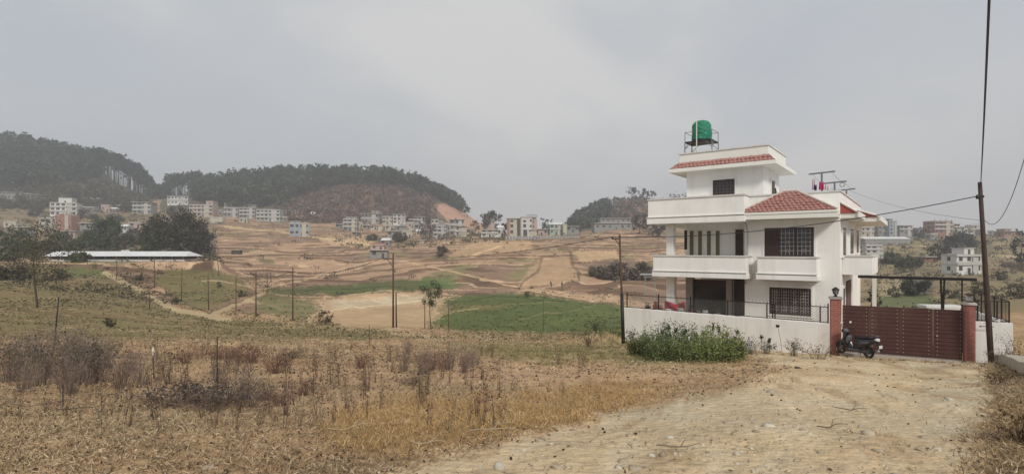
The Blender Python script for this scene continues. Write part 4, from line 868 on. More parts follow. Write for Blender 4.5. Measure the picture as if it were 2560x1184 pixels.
# ------------------------------------------------------------------ trees and big shrubs one by one
BR = (.085, .070, .055); GN = (.055, .068, .035); OL = (.075, .078, .04)
for a in (
 (90, 757, 548, 43, 5.2, (.085, .080, .05), 'slender sparse tree with a dark trunk standing at the far left', 3400, .075, .085, (.22, 1.0), 80, .05),
 (1077, 826, 698, 44, 1.9, (.075, .095, .05), 'young slender tree with two thin stems beside the fallow field', 1700, .06, .05, (.40, 1.0), 26, .1),
 (400, 637, 543, 165, 10.5, (.060, .060, .042), 'large dark broad tree behind the shed, left of the biggest pair', 4200, .42, .3, (.04, 1.0), 90, .55),
 (465, 640, 532, 158, 12.5, (.058, .058, .045), 'largest dark round tree behind the right end of the shed', 5200, .42, .35, (.02, 1.0), 110, .55),
 (505, 640, 560, 150, 6.5, (.055, .052, .045), 'dark lower tree at the right edge of the big clump by the shed', 2200, .4, .2, (.0, 1.0), 50, .5),
 (360, 640, 580, 150, 6, (.055, .065, .04), 'small dark tree directly above the shed roof', 600, .4, .2, (.1, 1.0), 30, .7),
 (262, 625, 545, 170, 10.5, (.062, .082, .04), 'green rounded tree left of the big dark clump', 3600, .42, .25, (.02, 1.0), 80, .55),
 (225, 622, 575, 175, 7, (.075, .09, .045), 'light green tree at the left end of the tree row', 1600, .42, .2, (.0, 1.0), 44, .55),
 (310, 628, 585, 172, 6.5, (.07, .072, .05), 'olive tree between the green tree and the dark clump', 600, .45, .2, (.1, 1.0), 30, .7),
 (150, 612, 580, 210, 7, (.07, .082, .045), 'small green tree among the left village houses', 500, .5, .2, (.1, 1.0), 26, .7),
 (60, 640, 600, 165, 8, (.075, .088, .05), 'bushy green tree behind the sparse slender tree', 1400, .42, .2, (.0, 1.0), 44, .5),
 (120, 636, 604, 160, 7, (.085, .08, .055), 'brownish tree touching the left end of the shed roof', 1200, .42, .2, (.0, 1.0), 40, .5),
 (185, 634, 600, 165, 7, (.07, .085, .045), 'low green tree behind the left part of the shed', 1200, .42, .2, (.0, 1.0), 40, .5),
 (335, 600, 570, 210, 7, (.075, .075, .055), 'dull tree between the green tree and the brick house', 700, .5, .2, (.0, 1.0), 30, .5),
 (8, 655, 622, 130, 5, (.08, .085, .055), 'green bush like tree cut by the left edge of the view', 900, .38, .2, (.0, 1.0), 36, .5),
 (238, 560, 535, 290, 8, (.075, .08, .055), 'dark tree beside the low hut in the left village', 500, .55, .2, (.0, 1.0), 24, .5),
 (290, 556, 535, 300, 8, (.08, .075, .055), 'brown green tree below the tiny grey hut', 500, .55, .2, (.0, 1.0), 24, .5),
 (85, 540, 512, 340, 9, (.075, .07, .055), 'brownish tree left of the tall white house', 500, .6, .2, (.0, 1.0), 24, .5),
 (210, 545, 520, 330, 8, (.08, .078, .06), 'round tree right of the tall white house', 500, .55, .2, (.0, 1.0), 24, .5),
 (440, 548, 515, 330, 11, (.06, .068, .045), 'tree rising behind the big dark clump towards the gap', 700, .6, .2, (.0, 1.0), 30, .5),
 (300, 520, 492, 400, 11, (.085, .068, .05), 'reddish brown tree on the slope below the tall pines', 600, .7, .2, (.0, 1.0), 26, .5),
 (230, 512, 488, 405, 9, (.07, .07, .05), 'brown green tree above the folded roof hut', 500, .65, .2, (.0, 1.0), 24, .5),
 (28, 618, 566, 200, 10, (.065, .08, .045), 'broad green tree by the far left edge of the village', 800, .5, .25, (.1, 1.0), 34, .7),
 (1065, 597, 545, 285, 10, (.10, .09, .085), 'grey leafless tree in the middle of the village', 900, .45, .3, (.15, 1.0), 30, .5),
 (1234, 585, 528, 320, 10, (.045, .05, .035), 'tall dark tree behind the long white house', 700, .7, .3, (.3, 1.0), 22, .6),
 (1212, 580, 530, 340, 9, (.10, .095, .085), 'pale grey bare tree left of the tall dark tree', 500, .6, .3, (.3, 1.0), 20, .6),
 (1187, 575, 550, 300, 6, (.10, .075, .055), 'round brown shrub on the village skyline', 350, .5, .2, (.0, 1.0), 20, .6),
 (1258, 590, 555, 310, 7, (.055, .06, .045), 'dark tree wedged left of the red and white school', 400, .6, .2, (.2, 1.0), 18, .6),
 (1357, 575, 542, 340, 4, FC, 'narrow dark cypress right of the red and white school', 250, .5, .2, (.15, 1.0), 12, .5),
 (1372, 578, 548, 345, 9, (.05, .058, .042), 'dark rounded tree behind the pale green house', 450, .6, .25, (.2, 1.0), 20, .6),
 (1420, 582, 553, 340, 8, (.05, .06, .045), 'dark tree right of the pale green house', 450, .6, .25, (.15, 1.0), 18, .6),
 (1452, 580, 545, 350, 8, (.055, .062, .045), 'green tree left of the long hillside house', 400, .6, .25, (.15, 1.0), 18, .6),
 (1560, 562, 530, 380, 8, (.06, .058, .048), 'dark tree above the long hillside house roof', 350, .7, .25, (.2, 1.0), 16, .6),
 (1600, 585, 535, 340, 10, (.075, .066, .055), 'tall brown tree near the left parapet of the big house', 500, .7, .3, (.2, 1.0), 20, .6),
 (1640, 592, 548, 320, 10, (.06, .062, .05), 'dark tree mass just left of the upper veranda', 500, .7, .3, (.1, 1.0), 22, .6),
 (2400, 632, 583, 235, 13, (.05, .056, .045), 'wide dark tree above the small white farmhouse on the right', 2600, .6, .3, (.0, 1.0), 60, .5),
 (2345, 650, 612, 215, 7, (.06, .062, .05), 'dark tree left of the small white farmhouse on the right', 450, .6, .2, (.1, 1.0), 20, .6),
 (2555, 640, 570, 140, 5, (.045, .055, .035), 'dark tree cut by the right edge of the view', 800, .35, .2, (.1, 1.0), 30, .6),
 (2165, 590, 560, 310, 8, (.06, .068, .05), 'dark tree behind the side balcony of the big house', 350, .6, .2, (.1, 1.0), 16, .6),
 (2235, 592, 566, 330, 8, (.06, .064, .05), 'low tree under the blue grey tower house', 350, .6, .2, (.1, 1.0), 16, .6),
 (2300, 595, 572, 330, 9, (.065, .07, .05), 'low tree on the right skyline left of the brick building', 350, .6, .2, (.1, 1.0), 16, .6)):
    tree(a[0], a[1], a[2], a[3], a[4], a[5], a[6], nleaf=a[7], lsize=a[8], trunk=a[9], crown=a[10], k=a[11], sparse=a[12], limbs=9 if a[3] < 60 else 5)
t2 = MB().tube([(0, 0, -.2), (-.25, 0, 1.0), (-.42, .05, 2.1)], [.03, .024, .008], 6)
# shrubs out in the fields
for a in (
 (812, 812, 770, 52, 1.5, (.10, .075, .055), 'dense dry reed bush at the near corner of the fallow field'),
 (275, 815, 790, 30, .7, (.05, .045, .032), 'small dark bush on the left grass slope'),
 (603, 742, 722, 78, 1.4, (.075, .075, .045), 'low hedge bush at the track junction'),
 (548, 720, 700, 85, .9, (.07, .07, .045), 'small shrub in the left grass field'),
 (1530, 700, 648, 140, 8.5, (.135, .108, .09), 'big greyish brown thicket behind the slim corner pole'),
 (1595, 700, 652, 145, 7.5, (.125, .10, .085), 'brown thicket just left of the house balcony'),
 (1490, 692, 664, 150, 5, (.135, .11, .085), 'left end brown thicket on the far terrace'),
 (1105, 640, 612, 220, 5, (.13, .10, .075), 'brown shrub on the terraces below the village'),
 (930, 600, 585, 300, 6, (.08, .085, .06), 'grey green shrub below the village centre'),
 (1000, 604, 580, 280, 8, (.09, .09, .07), 'wide grey green shrub patch below the village'),
 (1320, 742, 726, 105, 1.4, (.10, .085, .055), 'small bush on the bank above the green field'),
 (2290, 738, 698, 95, 5, (.055, .055, .045), 'dark shrub mass beyond the gate under the carport beam'),
 (2240, 742, 715, 92, 2.6, (.09, .09, .06), 'small grey green shrub left of the dark mass beyond the gate'),
 (2380, 745, 716, 92, 2.8, (.09, .085, .06), 'brown shrub seen between the right carport posts'),
 (2230, 660, 628, 190, 7, (.085, .09, .055), 'green shrub on the slope right of the side balcony'),
 (2270, 668, 640, 185, 8, (.09, .088, .06), 'olive shrub on the middle of the right slope'),
 (2450, 735, 700, 80, 3, (.085, .085, .05), 'olive shrub left of the leaning pole, on the slope'),
 (2540, 745, 705, 70, 2.6, (.10, .095, .055), 'dry olive bush on the slope at the right edge'),
 (2500, 700, 672, 120, 3.5, (.085, .075, .055), 'dark brown bush right of the leaning pole'),
 (2185, 772, 692, 33, .9, (.025, .032, .018), 'dark creeper covered shrub just behind the gate'),
 (350, 700, 684, 95, 1.6, (.06, .06, .04), 'dark low shrub beside the upper end of the track'),
 (150, 700, 672, 100, 4, (.09, .085, .055), 'brownish shrub below the left end of the shed'),
 (30, 700, 660, 100, 6, (.085, .08, .055), 'brown shrub mass at the far left field edge'),
 (200, 655, 632, 150, 6, (.08, .09, .05), 'green shrub left of the shed roof')):
    px, pb, pt, Y, w, c, lab = a; Y2_ = snapY(px, pb, Y); w *= Y2_/Y; Y = Y2_; b0 = P(px, pb, Y); b0.z = min(b0.z, gz(b0.x, b0.y)+.15); h = (pb-pt)/F*Y; o = tag(empty('shrub', b0), lab, 'shrub')
    MB().tube([(0, 0, -1.2), (0, 0, h*.4)], w*.03, 5).tube([(0, 0, -.1), (w*.2, 0, h*.6)], w*.02, 5).tube([(0, 0, -.1), (-w*.2, .1*w, h*.6)], w*.02, 5).build('stems', bark_m, o)
    n = 700 if w < 4 else 2800; p, cc = clumps((0, 0, h*.42), (w*.5, w*.4, h*.48), 26, n, w*.06, c, shell=.4); p[:, 2] = np.abs(p[:, 2]); lq = leafquads(p, max(w*.045, .035)*rng.uniform(.5, 1.4, n), cc); nmesh('leaves', lq[0], lq[1], leaf_m, o, cols=lq[2])
# scattered low bushes on the far terraces and banks: uncountable ground cover
pxs = rng.uniform(-60, 2620, 8000); Ys = np.exp(rng.uniform(math.log(70), math.log(430), 8000)); Xs = (pxs-1280)/F*Ys; Zs, fr_s, _, _ = terr(Xs, Ys); py = HZ-F*Zs/Ys
den = np.interp(pxs, [0, 520, 560, 1600, 2100, 2180, 2600], [.75, .6, .12, .16, .2, .8, .8])*np.where((fr_s > .6), 1, .35)
den = np.where((Ys > 150) & (pxs < 545), .85, den); den = np.where((Ys > 265) & (((pxs < 560)) | ((pxs > 840) & (pxs < 1260)) | (pxs > 2140)), .8, den)
green = np.zeros(len(pxs), bool)
for i_ in (2, 3, 4, 5, 6, 8, 9, 10, 11, 12, 13, 19): green |= inpoly(pxs, py, POLYS[i_][0])
ok = (rng.random(len(pxs)) < den) & ~green & ~((pxs > 1560) & (pxs < 2160) & (py > 600)); parts = []
for x, y, z in zip(Xs[ok], Ys[ok], Zs[ok]):
    w = random.uniform(.5, 1.7)*(1.7 if y > 265 or (y > 150 and x < -80) else 1 if y > 150 else .6); c = np.array(random.choice([(.10, .085, .055), (.075, .08, .045), (.13, .10, .07), (.06, .055, .04)])); n = 22
    p = np.array([x, y, z+w*.3])+rng.normal(size=(n, 3))*np.array([w*.55, w*.4, w*.28]); parts.append(leafquads(p, w*.22*rng.uniform(.6, 1.3, n), c[None]*rng.uniform(.6, 1.3, (n, 1))))
V, Q, c = merge(parts); tag(nmesh('low_scrub', V, Q, leaf_m, cols=c), 'low scrub and weeds along the far terrace banks and between the village houses', 'scrub', kind='stuff')
# ------------------------------------------------------------------ near ground cover
N0 = 46000
pxs = np.where(rng.random(N0) < .76, rng.uniform(-90, 2650, N0), np.where(rng.random(N0) < .4, rng.uniform(-500, -90, N0), rng.uniform(2650, 3300, N0))); Ys = np.exp(rng.uniform(math.log(3.5), math.log(46), N0)); Xs = (pxs-1280)/F*Ys; Zs = terr(Xs, Ys)[0]; py = HZ-F*Zs/Ys
wx = pxs+fbm(pxs/60, py/30, 61)*50+rng.normal(size=N0)*22; wy = py+fbm(pxs/60, py/30, 62)*22+rng.normal(size=N0)*9
road = inpoly(wx, wy, ROAD); gold = inpoly(wx, wy, GOLD); grn = inpoly(wx, wy, GREENN); lg = (wy < 845) & (wx < 1000)
behind = ((Xs-HC.x)*YA.x+(Ys-HC.y)*YA.y > -4.5) & (Xs > 5.3); verge = (wx > 2475)
pale = inpoly(wx, wy, [(1200, 905), (1700, 915), (1750, 960), (1500, 975), (1200, 960), (1050, 920)]) | inpoly(wx, wy, [(300, 930), (1000, 905), (1050, 960), (900, 1010), (600, 1040), (300, 1010)])
patch = fbm(Xs/1.2, Ys/1.2, 66)
den = np.where(road, .035, np.where(gold, .85+.5*patch, np.where(grn, .9, np.where(lg, .75, np.where(pale, .28, .62+.5*patch))))); den = np.where(verge & ~road, .7, den)
ok = (rng.random(N0) < den) & ~behind; ii = np.where(ok)[0]; nb = 9
base = np.stack([Xs[ii], Ys[ii], Zs[ii]], 1).repeat(nb, 0); n = len(base); t_ = ii.repeat(nb)
base[:, :2] += rng.normal(size=(n, 2))*.055; far_ = np.clip(Ys[t_]/14, .75, 2.2)
hgt_ = np.where(gold[t_], .12, np.where(grn[t_], .085, np.where(lg[t_], .075, np.where(road[t_], .04, .12*np.clip(Ys[t_]/6.5, .7, 1)))))*rng.uniform(.4, 1.5, n)*np.clip(far_, .8, 1.25)
hgt_ = np.where(verge[t_], hgt_*1.15, hgt_)
d = rng.normal(size=(n, 3))*np.array([.6, .6, .15]); d[:, 2] = np.abs(d[:, 2])+np.where(gold[t_] | grn[t_], .6, .32); d /= np.linalg.norm(d, axis=1, keepdims=True)
pal = {0: [(.42, .31, .19), (.31, .225, .135), (.54, .43, .29), (.17, .12, .08), (.28, .225, .13), (.11, .08, .055)], 1: [(.40, .26, .11), (.35, .225, .095), (.48, .35, .18), (.26, .17, .085), (.34, .24, .13)], 2: [(.16, .16, .065), (.12, .14, .05), (.22, .20, .09), (.26, .21, .11)]}
kind_ = np.where(gold, 1, np.where(grn | lg, 2, 0)); gc = np.zeros((n, 3))
reddish = fbm(Xs/2.0, Ys/2.0, 68)
for k_, cs in pal.items():
    m_ = kind_[t_] == k_; gc[m_] = np.array(cs)[rng.integers(0, len(cs), m_.sum())]
gc *= (1+.18*patch[t_])[:, None]; gc[:, 0] *= 1+.10*reddish[t_]; gc[:, 2] *= 1-.1*reddish[t_]
tip = base+d*hgt_[:, None]; mid = (base+tip)/2; tip[:, 2] -= hgt_*.12
wd = .0052*far_*rng.uniform(.5, 1.3, n)
V, Q, c = merge([strips(base-[0, 0, .01], mid, wd, gc), strips(mid, tip, wd*.75, gc*1.12)])
tag(nmesh('dry_grass', V, Q, dry_m, cols=c), 'short dry grass growing over the near ground', 'grass', kind='stuff')
# coarser tufts farther down the slope and on the field edges
n = 26000; px3 = rng.uniform(-60, 2200, n); Y3 = np.exp(rng.uniform(math.log(30), math.log(130), n)); X3 = (px3-1280)/F*Y3; Z3 = terr(X3, Y3)[0]; py3 = HZ-F*Z3/Y3
soft = np.zeros(n, bool)
for i_ in (5, 6, 7, 8): pass
for i_ in (3, 4, 5, 8): soft |= inpoly(px3, py3, POLYS[i_][0])
ok = (rng.random(n) < np.where(soft, .35, .8)*np.clip(.5+1.1*fbm(X3/5, Y3/9, 99), .05, 1)) & ~((px3 > 1590) & (py3 > 640)) & ~inpoly(px3, py3, POLYS[6][0]) & ~inpoly(px3, py3, POLYS[7][0])
for L_ in LINES[:2]: ok &= dline(px3, py3, L_[0]) > 9
X3, Y3, Z3, soft = X3[ok], Y3[ok], Z3[ok], soft[ok]; n = len(X3); m_ = 4
cb = np.array([(.16, .15, .075), (.11, .10, .055), (.24, .21, .12), (.09, .08, .045), (.20, .17, .10)])[rng.integers(0, 5, n)]; cb[soft] = np.array([(.085, .105, .045), (.12, .135, .06)])[rng.integers(0, 2, soft.sum())]
pp = (np.stack([X3, Y3, Z3+.06], 1)[:, None]+rng.normal(size=(n, m_, 3))*np.array([.22, .22, .05])).reshape(-1, 3)
V, Q, c = leafquads(pp, rng.uniform(.06, .16, n*m_)*np.clip(Y3.repeat(m_)/60, .6, 1.4), cb.repeat(m_, 0)*rng.uniform(.75, 1.25, (n*m_, 1)), flat=.5)
tag(nmesh('slope_grass', V, Q, dry_m, cols=c), 'tussocky grass on the slope and along the field edges', 'grass', kind='stuff')
# leaf litter and clods
n = 21000; px2 = rng.uniform(-90, 2650, n); Y2 = np.exp(rng.uniform(math.log(3.5), math.log(30), n)); X2 = (px2-1280)/F*Y2; Z2_ = terr(X2, Y2)[0]; py2 = HZ-F*Z2_/Y2
rd2 = inpoly(px2+rng.normal(size=n)*25, py2+rng.normal(size=n)*10, ROAD); ok = ~(((X2-HC.x)*YA.x+(Y2-HC.y)*YA.y > -4.5) & (X2 > 5.3)) & (rng.random(n) < np.where(rd2, .06, .8)); X2, Y2, Z2_, rd2 = X2[ok], Y2[ok], Z2_[ok], rd2[ok]; n = len(X2)
lc = np.array([(.09, .06, .042), (.065, .046, .035), (.50, .41, .29), (.36, .27, .18), (.16, .11, .075)])[rng.integers(0, 5, n)]*rng.uniform(.7, 1.2, (n, 1))
V, Q, c = leafquads(np.stack([X2, Y2, Z2_+.012], 1), rng.uniform(.009, .034, n)*np.clip(Y2/9, .7, 2), lc, flat=.7)
tag(nmesh('leaf_litter', V, Q, dry_m, cols=c), 'fallen leaves and bits of straw lying on the near ground', 'leaf litter', kind='stuff')
def rocks(n, pos, size, col, flat=.6):
    ph = (1+5**.5)/2; iv = np.array([(-1, ph, 0), (1, ph, 0), (-1, -ph, 0), (1, -ph, 0), (0, -1, ph), (0, 1, ph), (0, -1, -ph), (0, 1, -ph), (ph, 0, -1), (ph, 0, 1), (-ph, 0, -1), (-ph, 0, 1)])/1.9
    it = np.array([(0, 11, 5), (0, 5, 1), (0, 1, 7), (0, 7, 10), (0, 10, 11), (1, 5, 9), (5, 11, 4), (11, 10, 2), (10, 7, 6), (7, 1, 8), (3, 9, 4), (3, 4, 2), (3, 2, 6), (3, 6, 8), (3, 8, 9), (4, 9, 5), (2, 4, 11), (6, 2, 10), (8, 6, 7), (9, 8, 1)])
    V = iv[None]*rng.uniform(.45, 1.35, (n, 12, 1)); a = rng.uniform(0, 6.28, n); sc3 = rng.uniform(.6, 1.3, (n, 1, 3))*np.array([1, 1, flat]); V = V*sc3*size[:, None, None]
    x = V[..., 0]*np.cos(a)[:, None]-V[..., 1]*np.sin(a)[:, None]; y = V[..., 0]*np.sin(a)[:, None]+V[..., 1]*np.cos(a)[:, None]
    V = np.stack([x, y, V[..., 2]], -1)+pos[:, None, :]; return V.reshape(-1, 3), (it[None]+np.arange(n)[:, None, None]*12).reshape(-1, 3), np.repeat(col, 12, 0)
n = 15000; px2 = rng.uniform(700, 2560, n); Y2 = np.exp(rng.uniform(math.log(3.5), math.log(19), n)); X2 = (px2-1280)/F*Y2; Z2_ = terr(X2, Y2)[0]; py2 = HZ-F*Z2_/Y2; cl_ = fbm(X2/.9, Y2/.9, 90)
ok = inpoly(px2+rng.normal(size=n)*30, py2+rng.normal(size=n)*14, ROAD) & (rng.random(n) < .10+.7*np.clip(cl_-.05, 0, 1)) & ~(((X2-HC.x)*YA.x+(Y2-HC.y)*YA.y > -4.5) & (X2 > 5.3)); X2, Y2, Z2_ = X2[ok], Y2[ok], Z2_[ok]; n = len(X2)
cc = np.array([(.46, .40, .30), (.40, .32, .22), (.50, .46, .38), (.30, .24, .17), (.34, .29, .22)])[rng.integers(0, 5, n)]*rng.uniform(.8, 1.15, (n, 1))
V, Q, c = rocks(n, np.stack([X2, Y2, Z2_+.002], 1), np.exp(rng.normal(-4.55, .55, n)), cc)
tag(nmesh('gravel', V, Q, mat('stone_chips', attr=True, rough=.9, var=.15, scale=30), cols=c), 'pale gravel and pebbles strewn over the dirt road', 'gravel', kind='stuff')
rock_m = mat('stone_chips')
for px, py_, Y, s_, lab in ((1350, 1095, 4.75, .07, 'pale angular stone at the left edge of the dirt road'), (1585, 1170, 3.9, .10, 'flat buff slab of stone at the bottom of the road'), (1560, 1165, 3.95, .05, 'small pale stone beside the flat buff slab'), (1815, 1050, 5.6, .075, 'square buff stone standing in the middle left of the road'), (2195, 1118, 4.4, .06, 'largest pale stone in the right hand stone cluster'), (2165, 1110, 4.5, .045, 'left stone of the right hand cluster'), (2300, 1115, 4.5, .05, 'small stone right of the cluster, dark underneath'), (2045, 970, 8.7, .09, 'pale stone near the top of the road'), (1995, 922, 13.0, .14, 'dark flat piece of wood or stone near the green bush'), (1395, 1160, 3.95, .07, 'rough grey stone half sunk at the lower left of the road'), (2240, 1180, 3.8, .06, 'pale stone at the bottom edge right of centre'), (1660, 1105, 4.6, .05, 'pale stone in the rutted part of the road'), (520, 1168, 3.9, .09, 'pale flat stone in the grass at the bottom left'), (95, 1065, 5.4, .05, 'small pale clay lump among the left weeds')):
    X = (px-1280)/F*Y; z = gz(X, Y); V, Q, c = rocks(1, np.array([[0, 0, 0]]), np.array([s_*.75]), np.array([(.36, .30, .22) if 'dark' not in lab[:5] else (.09, .06, .04)]), .45)
    o = nmesh('stone', V, Q, rock_m, cols=c); o.location = (X, Y, z+s_*.05); tag(o, lab, 'stone')
# ------------------------------------------------------------------ weeds and bushes, one by one
TW = (.13, .09, .065); DK = (.055, .04, .035); RD = (.15, .075, .06); PU = (.085, .062, .058)
protos = []
specs = [(.55, .10, 7, 26, .014, TW, DK), (.8, .14, 9, 40, .016, TW, (.09, .06, .05)), (.4, .12, 9, 30, .012, TW, (.17, .10, .07)), (.65, .06, 4, 18, .018, DK, DK), (.5, .16, 12, 60, .013, (.16, .10, .08), RD)]
def weed_src(i, loc, lab):
    h, r_, nt_, nl, ls, tc_, lc_ = specs[i]; return bush('dry_weed', lab, 'weed', h, r_, nt_, nl, ls, tc_, lc_, loc, 'dry weeds standing in the near field', .8, tw=.0055)
ZL = lambda px, Y: (' at the left' if px < 420 else ' left of centre' if px < 850 else ' in the middle' if px < 1250 else ' right of centre')+(', close by' if Y < 8 else ', halfway back' if Y < 13 else ', at the back')
WLAB = ['thin dry weed with small dark leaves', 'tall branching dry weed', 'short bushy tan weed', 'straight dark weed stalk', 'reddish dry weed']
cnt = 0
while cnt < 290:
    px = random.uniform(-20, 1480); Y = math.exp(random.uniform(math.log(5.2), math.log(21))); X = (px-1280)/F*Y; z = gz(X, Y); py_ = HZ-F*z/Y
    if inpoly(np.array([float(px)]), np.array([py_]), ROAD)[0] or (px > 1300 and py_ > 1000) or (px > 1500 and py_ < 920): continue
    wgt = 1.0 if px < 1250 else .35
    if random.random() > wgt: continue
    i = random.choice([0, 0, 1, 2, 2, 3, 4])
    if i == 1 and Y < 7: i = 2
    src = next((p for p in protos if p[0] == i), None)
    if src is None: o = weed_src(i, (X, Y, z), WLAB[i]); protos.append((i, o))
    else: o = copy_tree(src[1]); o.location = (X, Y, z)
    o.rotation_euler = (random.uniform(-.15, .15), random.uniform(-.15, .15), random.uniform(0, 6.28)); s_ = random.uniform(.5, 1.2)*(1 if Y > 8 else .7); o.scale = (s_, s_, s_); cnt += 1; o['label'] = WLAB[i]+ZL(px, Y)
def gpy(px, Y): X = (px-1280)/F*Y; return Vector((X, Y, gz(X, Y)))
bs = [('dark', .85, .6, 80, 420, .019, (.17, .135, .115), (.085, .085, .058)), ('purple', .75, .55, 90, 220, .014, (.21, .16, .135), (.14, .105, .09)), ('red', .42, .55, 90, 480, .014, (.17, .10, .08), (.14, .065, .055)), ('low', .36, .62, 80, 480, .017, (.17, .13, .105), (.085, .068, .06))]
def place_bush(k, px, Y, lab, s=1.0, ax=1.0, grp=None):
    nm, h, r_, nt_, nl, ls, tc_, lc_ = bs[k]; o = bush('dry_bush', lab, 'bush', h, r_, nt_, nl, ls, tc_, lc_, gpy(px, Y), grp, .7, tw=.006); o.scale = (s*ax, s, s); o.rotation_euler.z = random.uniform(0, 6); return o
G_ = 'bushes of the dark weed thicket on the left'
for k, px, Y, s, lab in ((0, 205, 9.4, 1.0, 'darkest leafy bush in the middle of the left thicket'), (1, 120, 10.5, 1.35, 'tall purplish brown bush at the back of the left thicket'), (1, 55, 11.5, 1.3, 'purplish bush at the left end of the thicket'), (0, 245, 9.8, 1.0, 'dark bush at the right end of the left thicket'), (1, 175, 12.0, 1.5, 'tallest back bush of the left thicket, under the leaning stick'), (0, 25, 10.0, 1.0, 'dark bush touching the left edge of the view'), (1, 265, 12.5, 1.0, 'thin purplish bush behind the right end of the thicket'), (1, 175, 7.9, .8, 'low front bush of the left thicket'), (0, 100, 9.4, .95, 'dark green brown bush in the left half of the thicket'), (1, 225, 10.6, 1.2, 'brown twiggy bush behind the darkest bush of the thicket')):
    place_bush(k, px, Y, lab, s, grp=G_)
for k, px, Y, s, ax, lab in ((3, 400, 6.6, .75, 1.3, 'low dark bush at the lower left, left part'), (3, 470, 6.9, .9, 1.3, 'low dark leafy bush at the lower left, beside the black stake'), (3, 560, 7.0, .8, 1.2, 'low brown bush right of the dark lower left bush'), (1, 610, 7.4, .65, 1.0, 'small purplish bush with upright dark leaves at the lower left'), (0, 545, 8.8, .55, .6, 'small leafy clump at the foot of the black stake'), (2, 690, 11.5, 1.0, 1.3, 'red brown low bush left of centre'), (2, 625, 14.5, 1.1, 1.6, 'wide reddish bush behind the red brown one'), (3, 520, 6.5, .7, 1.4, 'low dark leaf mat in front of the black stake'), (3, 620, 6.8, .6, 1.3, 'low grey brown leaf mat right of the black stake'), (1, 350, 9.5, .7, 1.3, 'grey purple twig bush right of the left thicket'), (1, 300, 8.6, .7, 1.2, 'grey purple twig bush at the right front of the thicket'), (1, 60, 8.4, .6, 1.1, 'loose twig bush in front of the left thicket'), (0, 660, 7.4, .4, 1.2, 'small leafy bush with brown curled leaves at lower centre left'), (2, 560, 15.5, 1.0, 1.8, 'wide faint reddish bush at the back of the field'), (1, 1180, 14.0, .8, 1.1, 'pale brown bush behind the purple red one'), (1, 1060, 11.2, .8, 1.1, 'twig bush in front of the purple red one'), (2, 900, 13.0, .7, 1.3, 'low rusty bush in the centre of the field'), (2, 760, 7.9, .55, 1.0, 'small reddish weed clump at lower centre'), (2, 700, 7.0, .5, 1.0, 'small dark red weed clump left of lower centre'), (2, 1085, 12.8, 1.15, 1.0, 'dense purple red bush in the middle of the field'), (1, 1120, 13.2, .95, .9, 'brown seed headed bush beside the purple red one'), (1, 1010, 12.5, .85, .8, 'brown twiggy bush left of the purple red one'), (3, 1025, 9.2, .45, 1.3, 'low brown weed patch before the purple red bush'), (1, 1020, 19.5, .9, .6, 'leafy dry bush at the far edge of the field'), (1, 1160, 12.0, .8, .8, 'thin brown bush right of the purple red one'), (3, 730, 16.0, .8, 1.4, 'low dark brown bush behind the red brown ones'), (2, 460, 14.0, .8, 1.4, 'low reddish bush behind the pale rag stake'), (1, 330, 12.0, .7, 1.1, 'grey brown twiggy bush right of the thicket')):
    place_bush(k, px, Y, lab, s, ax)
for px, pb, pt_, Y, w, tc_, lc_, lab, up in ((1472, 868, 838, 24, .8, (.10, .065, .045), (.12, .075, .045), 'reddish brown brush heap left of the long white wall', .7), (1490, 838, 795, 33, .8, (.05, .05, .03), (.035, .05, .025), 'small dark green sapling in front of the green field', .5), (2045, 885, 850, 18.6, .9, (.10, .07, .045), (.14, .10, .05), 'brown bush at the foot of the left gate pillar', .6), (1985, 880, 838, 19.6, .45, (.10, .09, .07), (.11, .11, .06), 'tall thin weed against the white wall near the gate', .5), (1915, 878, 850, 20.6, .5, (.10, .09, .07), (.10, .10, .06), 'small weed against the white wall, middle', .5), (1875, 875, 835, 20.5, .6, (.11, .10, .08), (.12, .11, .08), 'pale dry weed against the white wall right of the green bush', .6), (1610, 868, 835, 22.5, .5, (.10, .09, .06), (.12, .11, .06), 'pale weed at the left corner of the long white wall', .5), (1580, 862, 815, 23.5, .35, (.12, .11, .08), (.12, .11, .08), 'thin tall weed beside the corner pole', .4), (2545, 895, 815, 16.6, .9, (.13, .10, .06), (.14, .11, .06), 'tall dry brown grass clump right of the short white wall', .7), (2510, 925, 890, 16.8, .7, (.12, .085, .055), (.12, .08, .05), 'brown weeds at the foot of the leaning pole', .7), (2560, 1184, 1110, 4.6, .25, (.12, .085, .055), (.16, .11, .06), 'dry weeds at the bottom right corner', .7), (2500, 985, 950, 10.0, .5, (.11, .08, .055), (.15, .11, .06), 'low dry weeds beside the right kerb', .7), (440, 765, 748, 70, .8, (.08, .07, .05), (.07, .07, .04), 'small weed at the track edge on the left', .6)):
    h = (pb-pt_)/F*Y; b0 = P(px, pb, Y); g_ = gz(b0.x, b0.y); b0.z = g_
    bush('weed_clump', lab, 'weed', h, w, 46, 320, .02*max(1, Y/16), tc_, lc_, b0, None, up, tw=.006)
